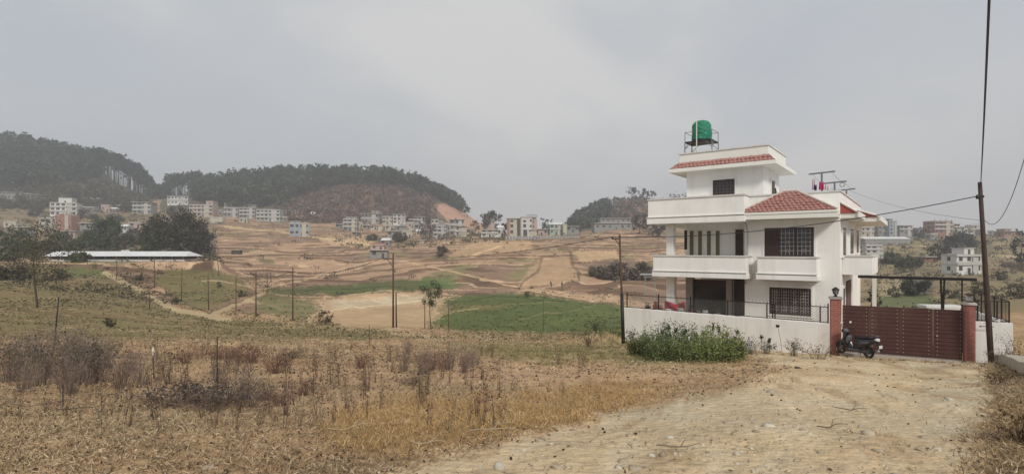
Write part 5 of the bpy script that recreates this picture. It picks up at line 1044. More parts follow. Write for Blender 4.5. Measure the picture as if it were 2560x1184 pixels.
for px, Y, L, a, c in ((120, 6.6, 1.6, -.35, (.16, .12, .09)), (30, 7.0, 1.2, .1, (.22, .17, .12)), (215, 6.0, 1.1, -.5, (.12, .09, .07)), (330, 7.6, 1.3, .35, (.25, .2, .15)), (60, 8.0, 1.3, -.2, (.28, .23, .17)), (1230, 5.1, .45, .15, (.36, .29, .2)), (1075, 4.6, .35, -.1, (.36, .29, .2)), (1255, 5.5, .3, .3, (.34, .27, .19)), (640, 6.3, .7, .9, (.2, .15, .11)), (880, 5.2, .45, .4, (.4, .33, .22)), (760, 9.5, .6, 1.0, (.18, .13, .1)), (420, 9.5, .9, .7, (.22, .17, .13)), (2080, 5.4, .35, .2, (.14, .1, .07)), (2130, 6.6, .4, -.15, (.13, .09, .065)), (1700, 4.4, .4, .1, (.2, .15, .1))):
    X = (px-1280)/F*Y; z = gz(X, Y); b = MB(); pts = []
    for k in range(7): q = k/6-.5; pts.append((q*L, .07*L*math.sin(q*7+px), .03+.07*L*abs(math.sin(q*3+px))))
    b.tube(pts, [.006, .007, .007, .006, .005, .004, .002], 5); b.tube([pts[3], (pts[3][0]+.18*L, pts[3][1]+.14*L, pts[3][2]+.05)], .006, 4, .002)
    o = b.build('dry_stick', mat('stick%d' % int(c[0]*100), c, .9, .2, 8)); o.location = (X, Y, z); o.rotation_euler.z = a; tag(o, 'curved '+('pale' if c[0] > .2 else 'brown')+' dry stick lying on the ground'+ZL(px, Y).replace('right of centre', 'on the road side'), 'stick', 'dry sticks lying on the near ground')
# the big green bush by the wall: separate leafy shrubs
GS = []
for i, (px, Y, h, r_, c, lab) in enumerate(((1625, 18.6, .95, .5, (.085, .115, .05), 'leftmost dark green shrub of the big clump by the white wall'), (1665, 18.3, 1.25, .5, (.07, .105, .05), 'tall dark green shrub left of the middle of the clump'), (1705, 18.2, 1.2, .5, (.078, .112, .052), 'dark green shrub in the middle of the clump'), (1745, 17.9, 1.1, .5, (.15, .18, .055), 'yellow green shrub right of the middle of the clump'), (1785, 17.7, 1.08, .5, (.19, .21, .06), 'brightest yellow green shrub of the clump'), (1825, 17.6, 1.0, .45, (.135, .16, .055), 'yellow green shrub at the right of the clump, seed heads above'), (1845, 17.2, .62, .35, (.13, .15, .055), 'rightmost low green shrub of the clump beside the road'), (1650, 17.2, .75, .5, (.10, .13, .05), 'low front shrub of the clump, left'), (1715, 16.9, .72, .5, (.115, .145, .05), 'low front shrub of the clump, middle'), (1785, 16.6, .68, .5, (.135, .16, .055), 'low front shrub of the clump, right'), (1590, 18.9, .6, .4, (.12, .14, .055), 'small green shrub left of the big clump'), (1640, 16.2, .62, .5, (.10, .125, .05), 'nearest green shrub of the clump, left, with bare stems'), (1700, 15.9, .62, .5, (.11, .14, .05), 'nearest green shrub of the clump, middle'), (1760, 15.7, .66, .5, (.13, .16, .055), 'nearest yellow green shrub of the clump, right'), (1815, 15.9, .6, .45, (.14, .165, .055), 'nearest pale green shrub at the road end of the clump'))):
    o = tag(empty('leafy_shrub', gpy(px, Y)), lab, 'shrub', 'green shrubs of the big clump by the wall'); ns = 26; a = rng.uniform(0, 6.28, ns); rr = r_*rng.uniform(.1, 1, ns)
    p0 = np.stack([np.cos(a)*rr*.4, np.sin(a)*rr*.4, np.full(ns, -.05)], 1); p1 = np.stack([np.cos(a)*rr, np.sin(a)*rr, h*rng.uniform(.55, 1.18, ns)], 1)
    s_ = strips(p0, p1, .008, np.tile(np.array([(.09, .09, .05)]), (ns, 1))); nmesh('stems', s_[0], s_[1], dry_m, o, cols=s_[2])
    n = 2000; j = rng.integers(0, ns, n); t = rng.uniform(.12, 1.0, n)[:, None]; p = p0[j]*(1-t)+p1[j]*t+rng.normal(size=(n, 3))*np.array([.06, .06, .05]); p[:, 2] = np.abs(p[:, 2])
    cc = np.array(c)[None]*1.02*rng.uniform(.55, 1.55, ns)[j][:, None]*rng.uniform(.7, 1.3, (n, 1)); cc[rng.random(n) < .035] = (.36, .34, .2)
    l = leafquads(p, rng.uniform(.02, .045, n), cc, asp=.45); nmesh('leaves', l[0], l[1], leaf_m, o, cols=l[2]); GS.append(o)
for i, (px, pyt, Y) in enumerate(((1782, 807, 18.6), (1797, 811, 18.6), (1818, 830, 18.3), (1843, 826, 18.4), (1836, 842, 18.0), (1903, 838, 20.3), (1923, 846, 20.2), (1690, 822, 18.8), (1672, 815, 18.8), (1714, 822, 18.8), (1655, 826, 18.9), (1740, 832, 18.4), (1759, 828, 18.5), (1944, 812, 20.3))):
    g0 = gpy(px+(12 if i == 13 else 0), Y); t = P(px, pyt, Y)-g0; o = tag(empty('seed_head_plant', g0), ['tallest dark seed spike above the clump, left of a pair', 'second tall dark seed spike of the pair above the clump', 'dark seed head just right of the spike pair', 'round dark seed head on a thin stalk before the white wall', 'thick dark seed head low at the right end of the clump', 'small dark seed head alone before the white wall', 'short dark seed head low against the white wall', 'dark seed tip above the left of the clump, third from left', 'highest dark tip of the left shrubs', 'dark seed tip over the middle of the clump', 'leftmost dark seed tip of the clump', 'dark seed tip right of the clump middle', 'dark seed tip left of the spike pair', 'thin bent stalk with a small dark flower on the white wall'][i], 'seed head', 'dark seed heads by the white wall')
    H_ = t.z; L_ = .30 if i < 2 else .13 if i < 13 else .08
    MB().tube([(0, 0, -.05), (t.x*.4, 0, H_*.5), (t.x, 0, H_-L_*.5)], .007, 5).build('stalk', dry_m if 0 else bark_m, o)
    n = 90; q = rng.normal(size=(n, 3))*np.array([.03, .03, L_*.3])+np.array([t.x, 0, H_-L_*.5]); l = leafquads(q, .03, np.tile(np.array([(.028, .03, .022)]), (n, 1))*rng.uniform(.6, 1.4, (n, 1))); nmesh('seed_head', l[0], l[1], leaf_m, o, cols=l[2])
#@@PART4
# ------------------------------------------------------------------ village houses
vm = {k: mat('village_'+k, c, .85, .14, .6, dirt=(.35, .5, (.3, .27, .24))) for k, c in dict(white=(.50, .50, .49), cream=(.44, .41, .33), grey=(.24, .24, .235), light=(.26, .26, .25), brick=(.27, .135, .105), pink=(.42, .32, .29), blue=(.27, .32, .36), green=(.33, .38, .33), slab=(.44, .43, .41), tin=(.62, .63, .63), bright=(.60, .60, .58), redtin=(.33, .14, .12), dark=(.06, .055, .055), rust=(.30, .17, .13)).items()}  # wall tones darkened to paint in the shade of recessed facades between paler slabs
def village_house(px0, px1, pt, pb, Y, col, st, label, yaw=.2, hut=None, roof='flat', bands=True, cat='house', wins=True, tank=False, porch=False, name='village_house'):
    Y0_ = Y; Y = snapY((px0+px1)/2, pb, Y, .18)
    w_ = (px1-px0)/F*Y; ca, sa = abs(math.cos(yaw)), abs(math.sin(yaw)); w = w_/(ca+.65*sa); dp = max(4.5, min(w*.65, 10)); w = max(2.5, (w_-dp*sa)/ca)
    H_ = (pb-pt)/F*Y; zb = P(0, pb, Y).z; cx = ((px0+px1)/2-1280)/F*Y
    r = tag(empty(name, (cx, Y+dp/2, zb), yaw), label, cat); sh = H_/st; wm = vm[col]; rp = .35 if roof == 'flat' else 0
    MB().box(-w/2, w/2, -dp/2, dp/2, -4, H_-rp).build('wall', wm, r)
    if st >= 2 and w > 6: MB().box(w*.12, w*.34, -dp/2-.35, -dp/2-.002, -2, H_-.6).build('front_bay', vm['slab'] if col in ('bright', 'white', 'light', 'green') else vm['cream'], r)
    if bands:
        for s in range(1, st+1):
            z = s*sh-(rp if s == st else 0); e_ = .55 if s < st else .45
            q = MB().box(-w/2-.12, w/2+.12, -dp/2-e_, dp/2+.12, z-.02, z+.22)
            if s < st: q.box(-w/2-.1, w/2*(.3 if porch else .99), -dp/2-e_, -dp/2-e_+.1, z+.221, z+.22+.75)
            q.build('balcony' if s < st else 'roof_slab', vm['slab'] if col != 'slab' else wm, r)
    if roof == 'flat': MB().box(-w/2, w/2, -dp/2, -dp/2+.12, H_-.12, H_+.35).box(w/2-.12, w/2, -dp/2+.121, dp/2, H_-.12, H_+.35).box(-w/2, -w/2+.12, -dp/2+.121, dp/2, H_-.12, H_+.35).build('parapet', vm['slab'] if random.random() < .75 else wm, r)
    elif roof == 'gable': MB().add([(-w/2-.4, -dp/2-.4, H_), (w/2+.4, -dp/2-.4, H_), (w/2+.4, dp/2+.4, H_), (-w/2-.4, dp/2+.4, H_), (-w/2-.4, 0, H_+1.4), (w/2+.4, 0, H_+1.4)], [(0, 1, 5, 4), (2, 3, 4, 5), (0, 4, 3), (1, 2, 5), (0, 3, 2, 1)]).build('roof', vm['tin'], r)
    elif roof == 'redgable': MB().add([(-w/2-.4, -dp/2-.4, H_), (w/2+.4, -dp/2-.4, H_), (w/2+.4, dp/2+.4, H_), (-w/2-.4, dp/2+.4, H_), (-w/2-.4, 0, H_+1.1), (w/2+.4, 0, H_+1.1)], [(0, 1, 5, 4), (2, 3, 4, 5), (0, 4, 3), (1, 2, 5), (0, 3, 2, 1)]).build('roof', vm['redtin'], r)
    elif roof == 'over': MB().box(-w/2-.7, w/2+.7, -dp/2-1.1, dp/2+.5, H_, H_+.28).build('roof', vm['slab'], r)
    if wins:
        n = max(2, min(6, round(w/3.0)))
        for s in range(st):
            zc = s*sh+sh*.42
            for i in range(n):
                x = -w/2+(i+.5)*w/n; hw_ = random.choice([.6, .8, 1.0]); hh = min(1.5, sh*.48)
                if i == n//2 and s == 0: MB().box(x-.5, x+.5, -dp/2-.05, -dp/2-.005, 0, min(2.1, sh*.7)).build('door', vm['dark'], r)
                else: MB().box(x-hw_, x+hw_, -dp/2-.05, -dp/2-.005, zc, zc+hh).build('window', vm['dark'], r)
            sx = 1 if yaw < 0 else -1
            sx = -1 if yaw > 0 else 1
            MB().box(sx*(w/2+.005), sx*(w/2+.05), -.6, .6, zc, zc+min(1.25, sh*.42)).build('window', vm['dark'], r)
    if st >= 2 and roof == 'flat' and not hut and w > 5:
        q = MB()
        for i in range(4): x = -w/2+.4+i*(w-.8)/3; q.box(x-.16, x+.16, -dp/2+.2, -dp/2+.5, H_+.351, H_+.35+random.uniform(.5, 1.3))
        q.box(-w/2+.2, w/2-.2, -dp/2+.22, -dp/2+.48, H_+.2, H_+.35).build('roof_columns', vm['grey'], r)
    if hut:
        h0, h1, ht = hut; hx0 = ((h0-1280)/F*Y-cx); hx1 = ((h1-1280)/F*Y-cx); hz_ = H_+(pt-ht)/F*Y
        h = MB().box(max(hx0, -w/2+.15), min(hx1, w/2-.15), -dp/2+.6, dp/2-.6, H_-.3, hz_).build('stair_room', wm, r); MB().box(max(hx0, -w/2)-.3, min(hx1, w/2)+.3, -dp/2+.3, dp/2-.3, hz_, hz_+.2).build('roof_slab', vm['slab'], h)
        MB().box((hx0+hx1)/2-.4, (hx0+hx1)/2+.4, -dp/2+.55, -dp/2+.595, H_+.2, min(hz_-.4, H_+1.9)).build('window', vm['dark'], h)
    if tank:
        t = tag(empty('water_tank', r.location+Vector((random.uniform(-.3, .3)*w*math.cos(yaw), 0, (hz_+.2) if hut else H_)), 0), 'small black water tank on the roof of the '+tank, 'water tank'); MB().lathe((0, 0, -.1), [(.6, 0), (.62, .5), (.6, 1.1), (.3, 1.35), (.1, 1.4)], 12).build('barrel', vm['dark'], t)
    return r
VH = [
 (0, 52, 481, 503, 430, 'light', 1, 'long low grey house with a wide flat white roof at the far left', .1, None, 'over'),
 (57, 96, 485, 500, 440, 'grey', 1, 'low open shed with a thin white roof right of the far left house', 0, None, 'over'),
 (120, 183, 507, 540, 330, 'bright', 3, 'tall white house with a stair tower on the left hillside', .35, (141, 168, 494), 'flat'),
 (98, 137, 545, 576, 290, 'cream', 2, 'cream two storey house below the tall white house', .1, None, 'flat'),
 (138, 178, 536, 578, 300, 'rust', 2, 'plain reddish brown windowless building beside the cream house', 0, None, 'flat', False),
 (203, 238, 497, 510, 410, 'grey', 1, 'small hut with a folded tin roof on the upper left slope', .3, None, 'gable'),
 (198, 232, 517, 531, 370, 'grey', 1, 'low long grey hut under the folded roof hut', .1, None, 'flat'),
 (251, 272, 512, 530, 380, 'pink', 1, 'small pinkish house left of the three storey grey house', .2, None, 'flat'),
 (290, 306, 513, 526, 385, 'light', 1, 'tiny pale hut left of the three storey grey house', 0, None, 'flat'),
 (330, 376, 506, 535, 370, 'light', 3, 'three storey grey house with white window strips below the tall pines', .1, None, 'over'),
 (416, 467, 490, 512, 430, 'bright', 2, 'bright white house under the tall pines at the hill gap', .2, None, 'over'),
 (472, 530, 512, 541, 390, 'pink', 3, 'pinkish brick house with a small roof hut right of the dark trees', .1, (512, 530, 502), 'flat'),
 (523, 556, 543, 558, 350, 'cream', 1, 'roofless cream walled ruin', .1, None, 'flat', False),
 (558, 594, 519, 544, 395, 'light', 2, 'grey two storey row house with white window heads', .1, None, 'flat'),
 (596, 636, 519, 546, 390, 'light', 3, 'middle grey house of the terrace row with railings', .15, None, 'flat'),
 (638, 698, 524, 553, 370, 'green', 3, 'wide pale greenish house with long balconies at the row end', .15, None, 'flat'),
 (597, 618, 546, 557, 345, 'cream', 1, 'tiny cream hut below the grey row houses', .1, None, 'flat'),
 (706, 740, 526, 538, 400, 'pink', 1, 'low house with a thin white roof right of the greenish house', 0, None, 'over'),
 (716, 770, 558, 590, 290, 'blue', 2, 'plain blue grey house standing alone in the terraces', .35, (722, 745, 553), 'flat', False),
 (856, 892, 547, 577, 350, 'grey', 3, 'grey three storey house with a roof shed at the left of the village centre', .1, (864, 890, 542), 'flat'),
 (902, 950, 534, 560, 370, 'light', 2, 'white and grey house with a wide flat roof above the village centre', -.1, (930, 948, 527), 'over'),
 (955, 980, 541, 560, 360, 'cream', 2, 'cream balconied house between two white houses', .1, None, 'flat'),
 (981, 1012, 536, 560, 362, 'bright', 3, 'brightest white three storey house in the village centre', .1, None, 'over'),
 (1033, 1062, 542, 558, 350, 'light', 2, 'pale house with a rounded roof line left of the grey bare tree', .2, None, 'over'),
 (1020, 1034, 548, 570, 330, 'cream', 2, 'narrow cream house left of the rounded roof house', .1, None, 'flat'),
 (906, 925, 563, 573, 340, 'light', 1, 'small pale hut below the wide roofed house', .1, None, 'over'),
 (927, 942, 564, 574, 335, 'white', 1, 'small white shed right of the small pale hut', 0, None, 'over'),
 (944, 956, 566, 578, 330, 'cream', 1, 'little bright cream cube house', .1, None, 'flat', False),
 (962, 985, 563, 575, 330, 'cream', 1, 'low cream house under the cream balconied house', .1, None, 'flat'),
 (988, 1012, 565, 580, 325, 'grey', 1, 'low grey house under the brightest white house', .1, None, 'over'),
 (965, 995, 578, 592, 300, 'light', 1, 'low flat roofed house in the lower village', .15, None, 'over'),
 (1002, 1030, 576, 594, 300, 'cream', 1, 'pale walled house in the lower village beside the shrubs', .2, None, 'flat'),
 (1076, 1096, 549, 572, 345, 'cream', 2, 'beige house with arched windows right of the bare tree', .1, None, 'flat'),
 (1082, 1114, 564, 592, 305, 'blue', 3, 'bluish grey house with stacked balconies', .1, None, 'flat'),
 (1122, 1160, 549, 591, 310, 'light', 3, 'tall grey house with a thin wide roof left of the red slope', .1, None, 'over'),
 (1135, 1166, 566, 592, 300, 'cream', 2, 'pale lower house in front of the tall grey one', .1, None, 'over'),
 (1073, 1092, 590, 596, 285, 'tin', 1, 'low white tin roofed shed under the bluish house', 0, None, 'flat', False),
 (1048, 1060, 600, 606, 270, 'tin', 1, 'small curved white tin shelter in the lower fields', 0, None, 'over', False),
 (1203, 1246, 575, 592, 290, 'bright', 2, 'long low bright white house below the tall dark tree', 0, None, 'over'),
 (1243, 1259, 569, 592, 288, 'bright', 1, 'bright white gabled end house beside the long white one', .1, None, 'gable', False),
 (1206, 1236, 541, 560, 340, 'pink', 2, 'pinkish house among the trees above the long white house', .1, None, 'flat'),
 (1338, 1370, 573, 588, 300, 'pink', 1, 'low long roofed pavilion right of the red and white school', 0, None, 'over'),
 (1370, 1407, 561, 587, 300, 'green', 2, 'pale green gabled two storey house', .2, None, 'gable'),
 (1408, 1417, 560, 584, 295, 'cream', 1, 'narrow tall cream block right of the pale green house', 0, None, 'flat', False),
 (1418, 1447, 566, 580, 300, 'grey', 1, 'low long shed with a white roof edge by the narrow cream block', 0, None, 'over'),
 (1484, 1580, 558, 575, 360, 'grey', 1, 'long grey hillside house with a broad balcony, lower storey', .05, None, 'over'),
 (1500, 1577, 546, 557, 364, 'light', 1, 'long upper pavilion of the hillside house', .05, None, 'over'),
 (922, 968, 625, 645, 215, 'grey', 1, 'grey concrete shed with a flat roof behind the middle utility pole', .1, None, 'over'),
 (925, 960, 613, 625, 225, 'pink', 1, 'small pink walled hut with a red roof above the grey shed', .1, None, 'redgable'),
 (953, 975, 601, 612, 235, 'light', 1, 'small hut with a pale tin roof above the red roofed hut', -.1, None, 'gable'),
 (2150, 2186, 548, 590, 300, 'cream', 4, 'cream multi storey house directly behind the side balcony', .1, None, 'over'),
 (2194, 2216, 553, 588, 330, 'grey', 3, 'grey block left of the blue grey tower', .1, None, 'flat', False),
 (2216, 2246, 552, 588, 328, 'blue', 4, 'blue grey tower like house with a lift room on top', .3, (2222, 2232, 547), 'flat', False),
 (2246, 2282, 564, 584, 335, 'light', 2, 'grey house with a flat overhanging roof right of the blue grey tower', .1, None, 'over'),
 (2288, 2306, 570, 584, 340, 'light', 1, 'small pale house on the right skyline', .1, None, 'over'),
 (2163, 2276, 597, 606, 260, 'light', 1, 'long white tin roofed barn right of the house', .0, None, 'gable', False),
 (2160, 2208, 613, 648, 200, 'white', 3, 'white balconied house half hidden by the side balcony', .1, None, 'flat'),
 (2331, 2384, 553, 584, 320, 'brick', 3, 'unfinished red brick building with white columns on the right skyline', .1, None, 'flat'),
 (2383, 2400, 560, 584, 318, 'cream', 3, 'cream annex at the right of the red brick building', .1, None, 'over'),
 (2325, 2345, 584, 600, 310, 'light', 1, 'pale hut at the foot of the red brick building', .1, None, 'flat'),
 (2400, 2420, 567, 580, 330, 'white', 1, 'white house right of the cream annex', .1, None, 'over'),
 (2424, 2450, 563, 585, 350, 'pink', 2, 'faded pinkish house left of the leaning pole on the skyline', .1, None, 'flat'),
 (2482, 2500, 577, 588, 340, 'white', 1, 'small white house right of the leaning pole on the skyline', .1, None, 'flat'),
 (2506, 2548, 578, 592, 330, 'rust', 1, 'low reddish house with a pale roof at the right skyline', .1, (2512, 2530, 572), 'over'),
 (2386, 2456, 638, 686, 165, 'bright', 2, 'small white farmhouse with three upper windows on the right slope', .08, (2412, 2440, 620), 'flat'),
 (2308, 2360, 642, 654, 190, 'brick', 1, 'low brown shed with a pale sheet hanging under its roof', .1, None, 'over', False),
 (182, 200, 515, 524, 375, 'grey', 1, 'tiny dark roofed hut right of the tall white house', .2, None, 'over'),
 (208, 222, 528, 536, 350, 'pink', 1, 'tiny pinkish hut below the low grey hut', .1, None, 'flat'),
 (232, 246, 524, 532, 360, 'light', 1, 'tiny pale hut left of the small pinkish house', .1, None, 'over'),
 (272, 288, 522, 531, 365, 'grey', 1, 'tiny grey hut right of the small pinkish house', .1, None, 'gable'),
 (306, 326, 518, 528, 372, 'brick', 1, 'small brick hut touching the three storey grey house', .1, None, 'over'),
 (8, 40, 553, 572, 270, 'cream', 1, 'bare cream walled block at the far left', .1, None, 'flat', False),
 (44, 70, 568, 578, 240, 'light', 1, 'long low pale roof under the bare cream block', .1, None, 'over'),
 (155, 186, 578, 592, 230, 'pink', 1, 'small pinkish house left of the light green tree', .1, None, 'over'),
 (200, 236, 558, 568, 260, 'grey', 1, 'low grey hut with a thin white roof above the light green tree', .1, None, 'over'),
 (318, 352, 556, 570, 260, 'pink', 1, 'faded brick house above the olive tree', .2, None, 'flat'),
 (300, 316, 566, 574, 250, 'white', 1, 'tiny white house above the olive tree', .1, None, 'gable'),
 (534, 556, 524, 536, 400, 'grey', 1, 'low grey hut between the pinkish brick house and the row houses', .1, None, 'flat'),
 (560, 580, 508, 517, 430, 'light', 1, 'small pale hut above the grey row house', .1, None, 'flat'),
 (620, 640, 512, 520, 425, 'light', 1, 'small hut peeping above the middle row house', .1, None, 'over'),
 (700, 716, 542, 552, 350, 'light', 1, 'tiny hut at the right foot of the wide greenish house', .1, None, 'flat'),
 (776, 786, 533, 541, 400, 'white', 1, 'tiny white shrine like hut alone under the middle hill', .1, None, 'gable', False),
 (838, 856, 560, 570, 345, 'grey', 1, 'small grey hut left of the grey three storey house', .1, None, 'over'),
 (892, 906, 556, 568, 345, 'cream', 1, 'small cream hut right of the grey three storey house', .1, None, 'flat'),
 (880, 898, 580, 590, 320, 'light', 1, 'long low white roofed pen in the pale field', .1, None, 'over', False),
 (1012, 1022, 556, 566, 340, 'pink', 1, 'little pink hut right of the brightest white house', .1, None, 'flat'),
 (1036, 1052, 562, 574, 320, 'light', 1, 'pale low hut under the rounded roof house', .1, None, 'over'),
 (1040, 1056, 578, 590, 300, 'cream', 1, 'cream low hut left of the bare tree foot', .1, None, 'gable'),
 (1062, 1078, 575, 587, 310, 'grey', 1, 'grey hut hidden under the bare tree', .1, None, 'over'),
 (1096, 1108, 553, 563, 350, 'grey', 1, 'grey hut right of the beige arched house', .1, None, 'flat'),
 (1110, 1124, 560, 574, 330, 'light', 1, 'pale narrow house left of the tall grey house', .1, None, 'flat'),
 (1166, 1184, 574, 585, 310, 'cream', 1, 'cream hut at the foot of the red slope', .1, None, 'over'),
 (2180, 2194, 566, 580, 325, 'pink', 1, 'pinkish hut left of the grey block', .1, None, 'over'),
 (2306, 2322, 574, 586, 335, 'cream', 1, 'cream hut left of the red brick building', .1, None, 'flat'),
 (2420, 2436, 586, 596, 300, 'white', 1, 'tiny white hut below the faded pinkish house', .1, None, 'gable'),
 (2452, 2464, 574, 586, 340, 'light', 1, 'pale hut just left of the leaning pole on the skyline', .1, None, 'flat'),
 (2312, 2392, 760, 772, 45, 'light', 1, 'low white slab roof seen just over the gate', .0, None, 'over', False),
]
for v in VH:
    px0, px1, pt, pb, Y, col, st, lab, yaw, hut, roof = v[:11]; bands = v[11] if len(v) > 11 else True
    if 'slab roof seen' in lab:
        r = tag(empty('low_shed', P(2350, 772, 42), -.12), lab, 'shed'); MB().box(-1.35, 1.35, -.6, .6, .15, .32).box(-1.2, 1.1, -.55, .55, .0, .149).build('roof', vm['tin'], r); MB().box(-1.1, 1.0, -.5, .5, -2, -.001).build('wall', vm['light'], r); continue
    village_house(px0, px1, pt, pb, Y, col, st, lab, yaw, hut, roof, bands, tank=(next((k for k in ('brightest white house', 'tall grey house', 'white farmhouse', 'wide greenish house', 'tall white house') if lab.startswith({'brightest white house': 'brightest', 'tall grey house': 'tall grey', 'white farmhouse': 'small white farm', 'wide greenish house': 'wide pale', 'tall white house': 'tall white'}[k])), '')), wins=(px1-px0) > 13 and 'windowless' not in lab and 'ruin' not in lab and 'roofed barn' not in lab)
# the red and white school, built on its own
Y = 300; r = tag(empty('school_building', ((1304-1280)/F*Y, Y+4, P(0, 590, Y).z)), 'four storey red and white school with a dark stair strip and a roof railing', 'building'); u = Y/F
X = lambda px: (px-1304)*u
Zf = lambda py: (590-py)*u
MB().box(X(1268), X(1342), -3, 5, -4, Zf(546)).build('wall', vm['cream'], r); MB().box(X(1303), X(1330), -4.2, -3.002, Zf(574), Zf(543)).box(X(1303), X(1308), -4.2, -3.002, -4, Zf(574)-.002).box(X(1318), X(1322), -4.2, -3.002, -4, Zf(574)-.002).build('front_bay', vm['white'], r)
MB().box(X(1267), X(1274), -3.5, -3.003, -2, Zf(548)).build('red_panel', vm['rust'], r); MB().box(X(1331), X(1343), -3.6, -3.003, Zf(575), Zf(549)).build('red_panel', vm['pink'], r)
MB().box(X(1293), X(1300), -3.3, -3.003, 0, Zf(547)).build('stair_window', vm['dark'], r); MB().box(X(1268)-.4, X(1300), -3.9, 5.2, Zf(546), Zf(544)).box(X(1303)-.3, X(1342), -4.6, 5.2, Zf(543), Zf(541)).build('roof_slab', vm['slab'], r)
for pxa, pxb, ym in ((1276, 1283, -3.05), (1308, 1315, -4.25)):
    for pa, pb in ((550, 555), (560, 568), (575, 583)):
        if ym < -4 and pb > 575: continue
        MB().box(X(pxa), X(pxb), ym, ym+.04, Zf(pb), Zf(pa)).build('window', vm['dark'], r)
for pa, pb in ((548, 554), (562, 568)): MB().box(X(1325), X(1329), -4.25, -4.205, Zf(pb), Zf(pa)).build('window', vm['dark'], r)
for pa, pb in ((551, 557), (562, 569)): MB().box(X(1333), X(1335.5), -3.65, -3.605, Zf(pb), Zf(pa)).build('window', vm['dark'], r)
MB().box(X(1304), X(1317), -4.15, -3.1, .2, Zf(575)).build('entrance', vm['dark'], r)
MB().box(X(1312), X(1330), 0, 4, Zf(541), Zf(537)).build('stair_room', vm['white'], r)
b = MB()
for px in range(1318, 1343, 4): b.tube([(X(px), -4.3, Zf(541)), (X(px), -4.3, Zf(537))], .09, 4)
b.tube([(X(1316), -4.3, Zf(537)), (X(1343), -4.3, Zf(537))], .12, 4).tube([(X(1316), -4.3, Zf(541)), (X(1343), -4.3, Zf(541))], .1, 4).build('roof_railing', vm['dark'], r)
# school yard wall
for pa, pb, Yw, lab in ((1262, 1450, 292, 'long pale compound wall along the foot of the school'),):
    r = tag(empty('compound_wall', P((pa+pb)/2, 594, Yw)), lab, 'wall'); w = (pb-pa)/F*Yw; MB().box(-w/2, w/2, 0, .3, -1.5, .75).build('wall_panel', vm['grey'], r); q = MB()
    for i in range(24): x = -w/2+(i+.5)*w/24; q.box(x-.2, x+.2, -.12, -.002, -1.5, .95)
    q.box(-w/2, w/2, -.06, .36, .751, .85); q.build('pier_and_coping', vm['slab'], r)
# barn and long poultry shed
Y = 126; L0, L1 = (118-1280)/F*Y, (462-1280)/F*Y; zb = P(0, 653, Y).z; r = tag(empty('long_shed', ((L0+L1)/2, Y, zb), -.012), 'very long low shed with a white tin roof and open dark side on the left', 'shed'); w = L1-L0; h_ = (653-629)/F*Y
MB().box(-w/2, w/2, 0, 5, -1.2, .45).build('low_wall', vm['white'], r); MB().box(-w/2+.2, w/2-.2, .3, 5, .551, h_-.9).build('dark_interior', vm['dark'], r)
MB().add([(-w/2-.5, -.9, h_-1.05), (w/2+1, -.9, h_-1.05), (w/2-.3, 2.5, h_+.1), (-w/2-.5, 2.5, h_+.1), (-w/2-.5, 6, h_-1.05), (w/2+1, 6, h_-1.05)], [(0, 1, 2, 3), (3, 2, 5, 4), (0, 3, 4), (1, 5, 2), (0, 4, 5, 1)]).build('roof', vm['tin'], r)
for i in range(13): x = -w/2+.3+i*(w-.6)/12; MB().box(x-.09, x+.09, .0, .2, .552, h_-.85).build('post', vm['light'], r)
r = tag(empty('white_sack_heap', P(313, 630, 131)), 'white heap of sacks just behind the shed roof ridge', 'sacks'); q = MB()
for i in range(7): x, z, s_ = random.uniform(-.8, .8), random.uniform(0, .4), random.uniform(.35, .5); q.lathe((x, random.uniform(-.3, .3), z-.3), [(s_*.7, 0), (s_, s_*.5), (s_*.85, s_), (s_*.3, s_*1.3)], 9)
q.build('sacks', vm['white'], r, smooth=True)
# red roofed brick shelter in the terraces
r = tag(empty('field_shelter', P(592, 632, 190)), 'tiny open field shelter with a brown roof in the left terraces', 'hut'); MB().box(-1.9, 1.9, -1.2, 1.2, 1.0, 1.2).build('roof', vm['cream'], r); MB().box(-1.5, 1.5, -.9, 1, -.5, .999).build('wall', vm['dark'], r)
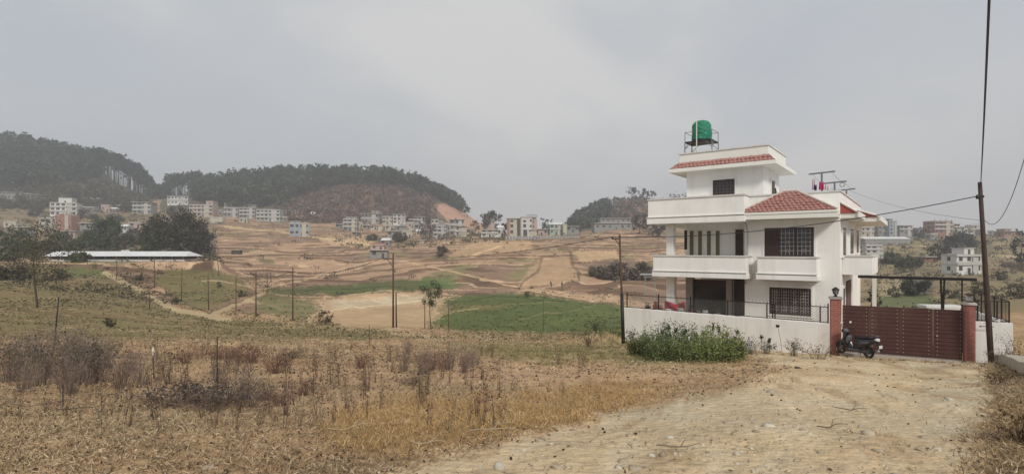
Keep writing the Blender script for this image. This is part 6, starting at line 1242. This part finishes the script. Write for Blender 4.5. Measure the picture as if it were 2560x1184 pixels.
# ------------------------------------------------------------------ things in the garden behind the fence
def on_wall(px, t=.1): # point along the wall under a pixel column
    d = (WA-WB).normalized(); rr = (px-1280)/F; s = (WB.x-rr*WB.y)/(rr*d.y-d.x); p = WB+d*s+Vector((-d.y, d.x))*t; return p
for px, hh, m_, nm, lab, cat in ((1632, .42, mat('terracotta_pot', (.30, .10, .07), .8, .2, 5), 'urn', 'tall terracotta urn behind the fence at the left end of the wall', 'urn'), (1612, .18, black_metal, 'flower_pot', 'small black pot at the left end of the wall top', 'flower pot'), (1645, .16, mat('terracotta_pot'), 'flower_pot', 'low terracotta pot right of the tall urn', 'flower pot'), (1694, .2, vm['white'], 'flower_pot', 'white box pot under the red cloth', 'flower pot'), (1720, .18, mat('terracotta_pot'), 'flower_pot', 'terracotta trough behind the fence, middle', 'flower pot'), (1756, .17, vm['white'], 'flower_pot', 'small white pot in front of the dark porch', 'flower pot'), (1740, .13, vm['grey'], 'flower_pot', 'grey pot left of the small white pot', 'flower pot'), (1790, .1, mat('terracotta_pot'), 'flower_pot', 'flat terracotta planter near the porch pillar', 'flower pot')):
    p = on_wall(px, .34); r = tag(empty(nm, (p.x, p.y, WZT-.06)), lab, cat)
    MB().box(-.14, .14, -.12, .14, -1.4, -.06).build('pedestal', grey_plaster, r)
    pr = [(.09, -.06), (.14, hh*.3), (.15, hh*.6), (.07, hh*.85), (.1, hh)] if nm == 'urn' else [(hh*.5, -.06), (hh*.75, hh*.8), (hh*.8, hh)]
    MB().lathe((0, 0, 0), pr, 14).build('pot', m_, r, smooth=False)
    if nm != 'urn':
        n = 60; q = rng.normal(size=(n, 3))*np.array([.08, .08, .06])+np.array([0, 0, hh+.08]); l = leafquads(q, .03, np.tile(np.array([(.08, .075, .04)]), (n, 1))*rng.uniform(.5, 1.5, (n, 1))); nmesh('plant', l[0], l[1], leaf_m, r, cols=l[2])
p = on_wall(1676, .5); r = tag(empty('red_cloth', (p.x, p.y, WZT), math.atan2((WA-WB).y, (WA-WB).x)), 'bright red cloth spread over a rack behind the fence', 'cloth')
vs = []; fs = []; n1, n2 = 14, 6
for j in range(n2+1):
    for i in range(n1+1): u, v = i/n1, j/n2; vs.append(((u-.5)*1.0, .05*math.sin(u*9+v*2), .02+v*(.40-.10*math.sin(u*3.1))+.03*math.sin(u*8)))
for j in range(n2):
    for i in range(n1): q = j*(n1+1)+i; fs.append((q, q+1, q+n1+2, q+n1+1))
cl_ = MB().add(vs, fs).build('fabric', mat('red_cloth', (.42, .045, .06), .8, .3, 6), r, smooth=True); sm_ = cl_.modifiers.new('solid', 'SOLIDIFY'); sm_.thickness = .012
MB().tube([(-.5, .02, -1.6), (-.5, .02, .38)], .015, 6).tube([(.5, .02, -1.6), (.5, .02, .33)], .015, 6).tube([(-.5, .02, .37), (.5, .02, .33)], .015, 6).build('rack', grey_metal, r)
# kerb on the right
a, b_ = P(2508, 900, 17.6), P(2700, 1010, 8.6); b_ = a+(b_-a)*1.8; n = 26; vs = []
for i in range(n+1):
    p = a.lerp(b_, i/n); z = gz(p.x, p.y)+.26+.015*math.sin(i*2.3); dx = Vector((b_.x-a.x, b_.y-a.y)).normalized(); s_ = Vector((-dx.y, dx.x))*.22
    for q, zz in ((-1, z-.5), (-1, z), (1, z+.01), (1, z-.5)): vs.append((p.x+s_.x*q, p.y+s_.y*q, zz))
fs = [(i*4+k, i*4+4+k, i*4+5+k, i*4+1+k) for i in range(n) for k in range(3)]+[(0, 1, 2, 3), (n*4+3, n*4+2, n*4+1, n*4)]
tag(MB().add(vs, fs).build('concrete_kerb', mat('rough_concrete')), 'weathered concrete drain kerb running along the right verge', 'kerb')
# ------------------------------------------------------------------ scooter
blk = mat('black_scooter_paint', (.012, .011, .013), .28, .15, 4, spec=.6); gry = mat('grey_scooter_plastic', (.10, .095, .11), .45, .15, 6); rub = mat('tyre_rubber', (.018, .017, .017), .9, .2, 20); slv = mat('silver_metal', (.35, .35, .35), .35, .1, metal=.6); wht = mat('white_plastic', (.6, .58, .57), .4, .05)
R0 = P(2172, 898.5, 19.2); F0 = P(2106, 888, 20.1); wb = 1.24
dv = (F0-R0).xy; R0.z = gz(R0.x, R0.y); sc = tag(empty('scooter', R0, math.atan2(dv.y, dv.x)), 'black scooter with grey panels parked in front of the maroon gate', 'scooter')
def loft(secs, n=14, e=2.6):
    """secs: (x, z centre, half width, half height, lean dx per z)"""
    b = MB(); vs = []
    for s in secs:
        x, zc, hw_, hh = s[:4]; sl = s[4] if len(s) > 4 else 0
        for j in range(n):
            t = 2*math.pi*j/n; c_, s_ = math.cos(t), math.sin(t); yy = hw_*math.copysign(abs(c_)**(2/e), c_); zz = hh*math.copysign(abs(s_)**(2/e), s_); vs.append((x+zz*sl, yy, zc+zz))
    k = len(secs); b.add(vs, [(i*n+j, i*n+(j+1) % n, (i+1)*n+(j+1) % n, (i+1)*n+j) for i in range(k-1) for j in range(n)]+[tuple(range(n))[::-1], tuple((k-1)*n+j for j in range(n))]); return b
def wheel(x, nm):
    R_ = .225; b = MB(); pr = []; n = 28; m = 10; vs = []
    for i in range(n):
        a = 2*math.pi*i/n
        for j in range(m):
            t = 2*math.pi*j/m; rr = R_-.048+.048*math.cos(t); vs.append((x+rr*math.cos(a), .05*math.sin(t), R_+rr*math.sin(a)))
    b.add(vs, [(i*m+j, i*m+(j+1) % m, ((i+1) % n)*m+(j+1) % m, ((i+1) % n)*m+j) for i in range(n) for j in range(m)])
    w = b.build(nm, rub, sc, smooth=True); q = MB()
    for k in range(5): a = k*2*math.pi/5; q.tube([(x, 0, R_), (x+.14*math.cos(a), 0, R_+.14*math.sin(a))], .02, 6)
    q.tube([(x, -.06, R_), (x, .06, R_)], .045, 12); q.tube([(x+.14*math.cos(a), 0, R_+.14*math.sin(a)) for a in np.linspace(0, 2*math.pi, 21)], .018, 6, caps=False); q.build('rim', gry, w)
    return w
wheel(wb, 'front_wheel'); wheel(0, 'rear_wheel')
loft([(wb-.24, .42, .055, .05), (wb-.1, .47, .07, .045), (wb+.05, .475, .065, .04), (wb+.2, .40, .05, .04)], 12).build('front_fender', blk, sc, smooth=True)
MB().tube([(wb, .07, .23), (wb-.12, .06, .62), (wb-.17, 0, .82)], .022, 8).tube([(wb, -.07, .23), (wb-.12, -.06, .62), (wb-.17, 0, .82)], .022, 8).build('fork', gry, sc)
loft([(wb-.30, .33, .15, .08), (wb-.26, .45, .2, .1), (wb-.2, .62, .22, .14, -.3), (wb-.18, .78, .17, .1, -.3), (wb-.2, .88, .1, .05)], 14)
ap = MB(); vs = []; prof = [(.24, wb-.30, .17), (.36, wb-.24, .21), (.5, wb-.17, .23), (.64, wb-.12, .21), (.76, wb-.13, .16), (.86, wb-.17, .10)]; n = 9
for side in (0, .075):
    for z, x, hw_ in prof:
        for j in range(n): u = j/(n-1)*2-1; vs.append((x-side-.09*u*u, hw_*u, z))
k = len(prof); o_ = k*n; fs = []
for i in range(k-1):
    for j in range(n-1): q = i*n+j; fs.append((q, q+1, q+n+1, q+n)); fs.append((o_+q, o_+q+n, o_+q+n+1, o_+q+1))
for i in range(k-1): q = i*n; fs.append((q, q+n, o_+q+n, o_+q)); q = i*n+n-1; fs.append((q, o_+q, o_+q+n, q+n))
for j in range(n-1): fs.append((j, o_+j, o_+j+1, j+1)); q = (k-1)*n+j; fs.append((q, q+1, o_+q+1, o_+q))
ap.add(vs, fs).build('front_apron', blk, sc, smooth=False, bevel=.01)
loft([(wb-.40, .60, .13, .17, -.35), (wb-.34, .60, .16, .2, -.35), (wb-.31, .6, .15, .18, -.35)], 12).build('inner_panel', gry, sc, smooth=True)
loft([(wb-.31, .27, .17, .035), (.75, .26, .18, .04), (.45, .27, .17, .045), (.36, .30, .14, .06)], 12).build('floorboard', gry, sc)
loft([(.62, .36, .10, .1), (.52, .47, .15, .19), (.36, .53, .175, .2), (.1, .58, .18, .17), (-.15, .65, .16, .12), (-.34, .70, .11, .08), (-.42, .72, .06, .04)], 16).build('rear_body', blk, sc, smooth=True)
for s_ in (-1, 1): loft([(.35, .52, .012, .03), (.2, .57, .02, .05), (.02, .6, .02, .045), (-.12, .64, .012, .02)], 10).build('side_panel', gry, sc, smooth=True).location = (0, s_*.178, 0)
loft([(.60, .70, .08, .03), (.5, .74, .13, .05), (.3, .745, .15, .05), (.1, .77, .15, .05), (-.1, .82, .14, .05), (-.28, .84, .10, .04)], 14).build('seat', mat('black_vinyl', (.02, .018, .02), .6, .1, 8), sc, smooth=True)
MB().tube([(-.1, .13, .80), (-.36, .12, .88), (-.42, 0, .90), (-.36, -.12, .88), (-.1, -.13, .80)], .016, 8).build('grab_rail', gry, sc)
loft([(-.44, .74, .05, .05), (-.38, .75, .1, .06), (-.30, .75, .12, .05)], 12).build('tail_light', wht, sc, smooth=True)
MB().add([(-.38, -.09, .66), (-.38, .09, .66), (-.56, .09, .34), (-.56, -.09, .34), (-.37, -.09, .65), (-.37, .09, .65), (-.54, .09, .33), (-.54, -.09, .33)], [(0, 1, 2, 3), (7, 6, 5, 4), (0, 4, 5, 1), (1, 5, 6, 2), (2, 6, 7, 3), (3, 7, 4, 0)]).build('rear_mudguard', blk, sc)
MB().box(-.50, -.49, -.1, .1, .42, .56).build('number_plate', wht, sc)
loft([(wb-.30, .93, .10, .06), (wb-.22, .95, .15, .085), (wb-.12, .93, .12, .08), (wb-.07, .9, .07, .05)], 14).build('handlebar_cowl', gry, sc, smooth=True)
loft([(wb-.09, .91, .085, .05), (wb-.055, .905, .07, .04)], 12).build('headlight', wht, sc, smooth=True)
MB().tube([(wb-.22, 0, .98), (wb-.24, .2, .99), (wb-.30, .33, .98)], .016, 8).tube([(wb-.22, 0, .98), (wb-.24, -.2, .99), (wb-.30, -.33, .98)], .016, 8).build('handlebar', blk, sc)
for s_ in (-1, 1):
    MB().tube([(wb-.27, s_*.25, .99), (wb-.3, s_*.34, .975)], .024, 8).build('grip', rub, sc)
    q = MB().tube([(wb-.22, s_*.17, .98), (wb-.22, s_*.24, 1.14), (wb-.23, s_*.27, 1.22)], .007, 6).build('mirror', blk, sc)
    loft([(wb-.22, 1.25, .045, .03), (wb-.235, 1.25, .07, .045), (wb-.25, 1.25, .068, .043)], 12).build('mirror_glass', wht, q, smooth=True); q.children[0].location = (0, s_*.28, 0)
MB().tube([(.3, -.12, .2), (.05, -.16, .2), (-.2, -.17, .27), (-.33, -.17, .31)], [.03, .05, .055, .05], 10).build('exhaust', slv, sc, smooth=True)
loft([(.42, .25, .1, .09), (.15, .24, .11, .09), (-.05, .235, .08, .07)], 12).build('engine', mat('engine_metal', (.06, .058, .06), .6, .2, 10, metal=.3), sc)
MB().tube([(.36, .1, .22), (.34, .2, .0)], .014, 6).tube([(.36, .05, .22), (.3, .08, .02)], .014, 6).build('side_stand', gry, sc)
# ------------------------------------------------------------------ two distant people
def person(px, pb, Y, shirt, legs, label, rot=0, bend=0.):
    g_ = P(px, pb, Y); r = tag(empty('person', g_, rot), label, 'person')
    J = [(0, 0, .95), (0, bend*.15, 1.2), (0, bend*.35, 1.42-.1*bend), (0, bend*.42, 1.52-.12*bend), (0, bend*.46, 1.62-.14*bend), (.1, 0, .9), (.11, .04, .5), (.12, 0, .06), (.12, .12, .03), (-.1, 0, .9), (-.11, -.03, .5), (-.13, -.08, .06), (-.13, .04, .03), (.19, bend*.33, 1.38-.1*bend), (.24, .08+bend*.3, 1.1-.1*bend), (.22, .2+bend*.3, .88), (-.19, bend*.33, 1.38-.1*bend), (-.25, .04+bend*.3, 1.1-.1*bend), (-.24, .14+bend*.3, .86), (0, bend*.46, 1.72-.14*bend)]
    E = [(0, 1), (1, 2), (2, 3), (3, 4), (4, 19), (0, 5), (5, 6), (6, 7), (7, 8), (0, 9), (9, 10), (10, 11), (11, 12), (2, 13), (13, 14), (14, 15), (2, 16), (16, 17), (17, 18)]
    Rr = [.15, .15, .15, .06, .10, .09, .065, .045, .04, .09, .065, .045, .04, .06, .045, .03, .06, .045, .03, .07]
    me = bpy.data.meshes.new('body'); me.from_pydata(J, E, []); o = link(bpy.data.objects.new('body', me), r); sk = o.modifiers.new('skin', 'SKIN')
    for i, v in enumerate(me.skin_vertices[0].data): v.radius = (Rr[i], Rr[i]*.8)
    me.skin_vertices[0].data[0].use_root = True; ss = o.modifiers.new('sub', 'SUBSURF'); ss.levels = ss.render_levels = 1
    me.materials.append(mat('clothes_'+label[:8], shirt, .9, .15, 4))
    MB().lathe((0, bend*.46, 1.66-.14*bend), [(.1, -.03), (.115, .04), (.09, .1), (.03, .13)], 12).build('hair', mat('dark_hair', (.02, .016, .014), .7), r, smooth=True)
    return r
sc.scale = (.84, .9, .96)
person(1378, 719, 132, (.05, .035, .04), (.1, .1, .1), 'farm worker in dark clothes bending on the far pale terrace', .3, .9)
person(1405, 721, 131, (.09, .05, .05), (.1, .1, .1), 'farm worker in reddish dark clothes standing on the far pale terrace', -.4, 0)
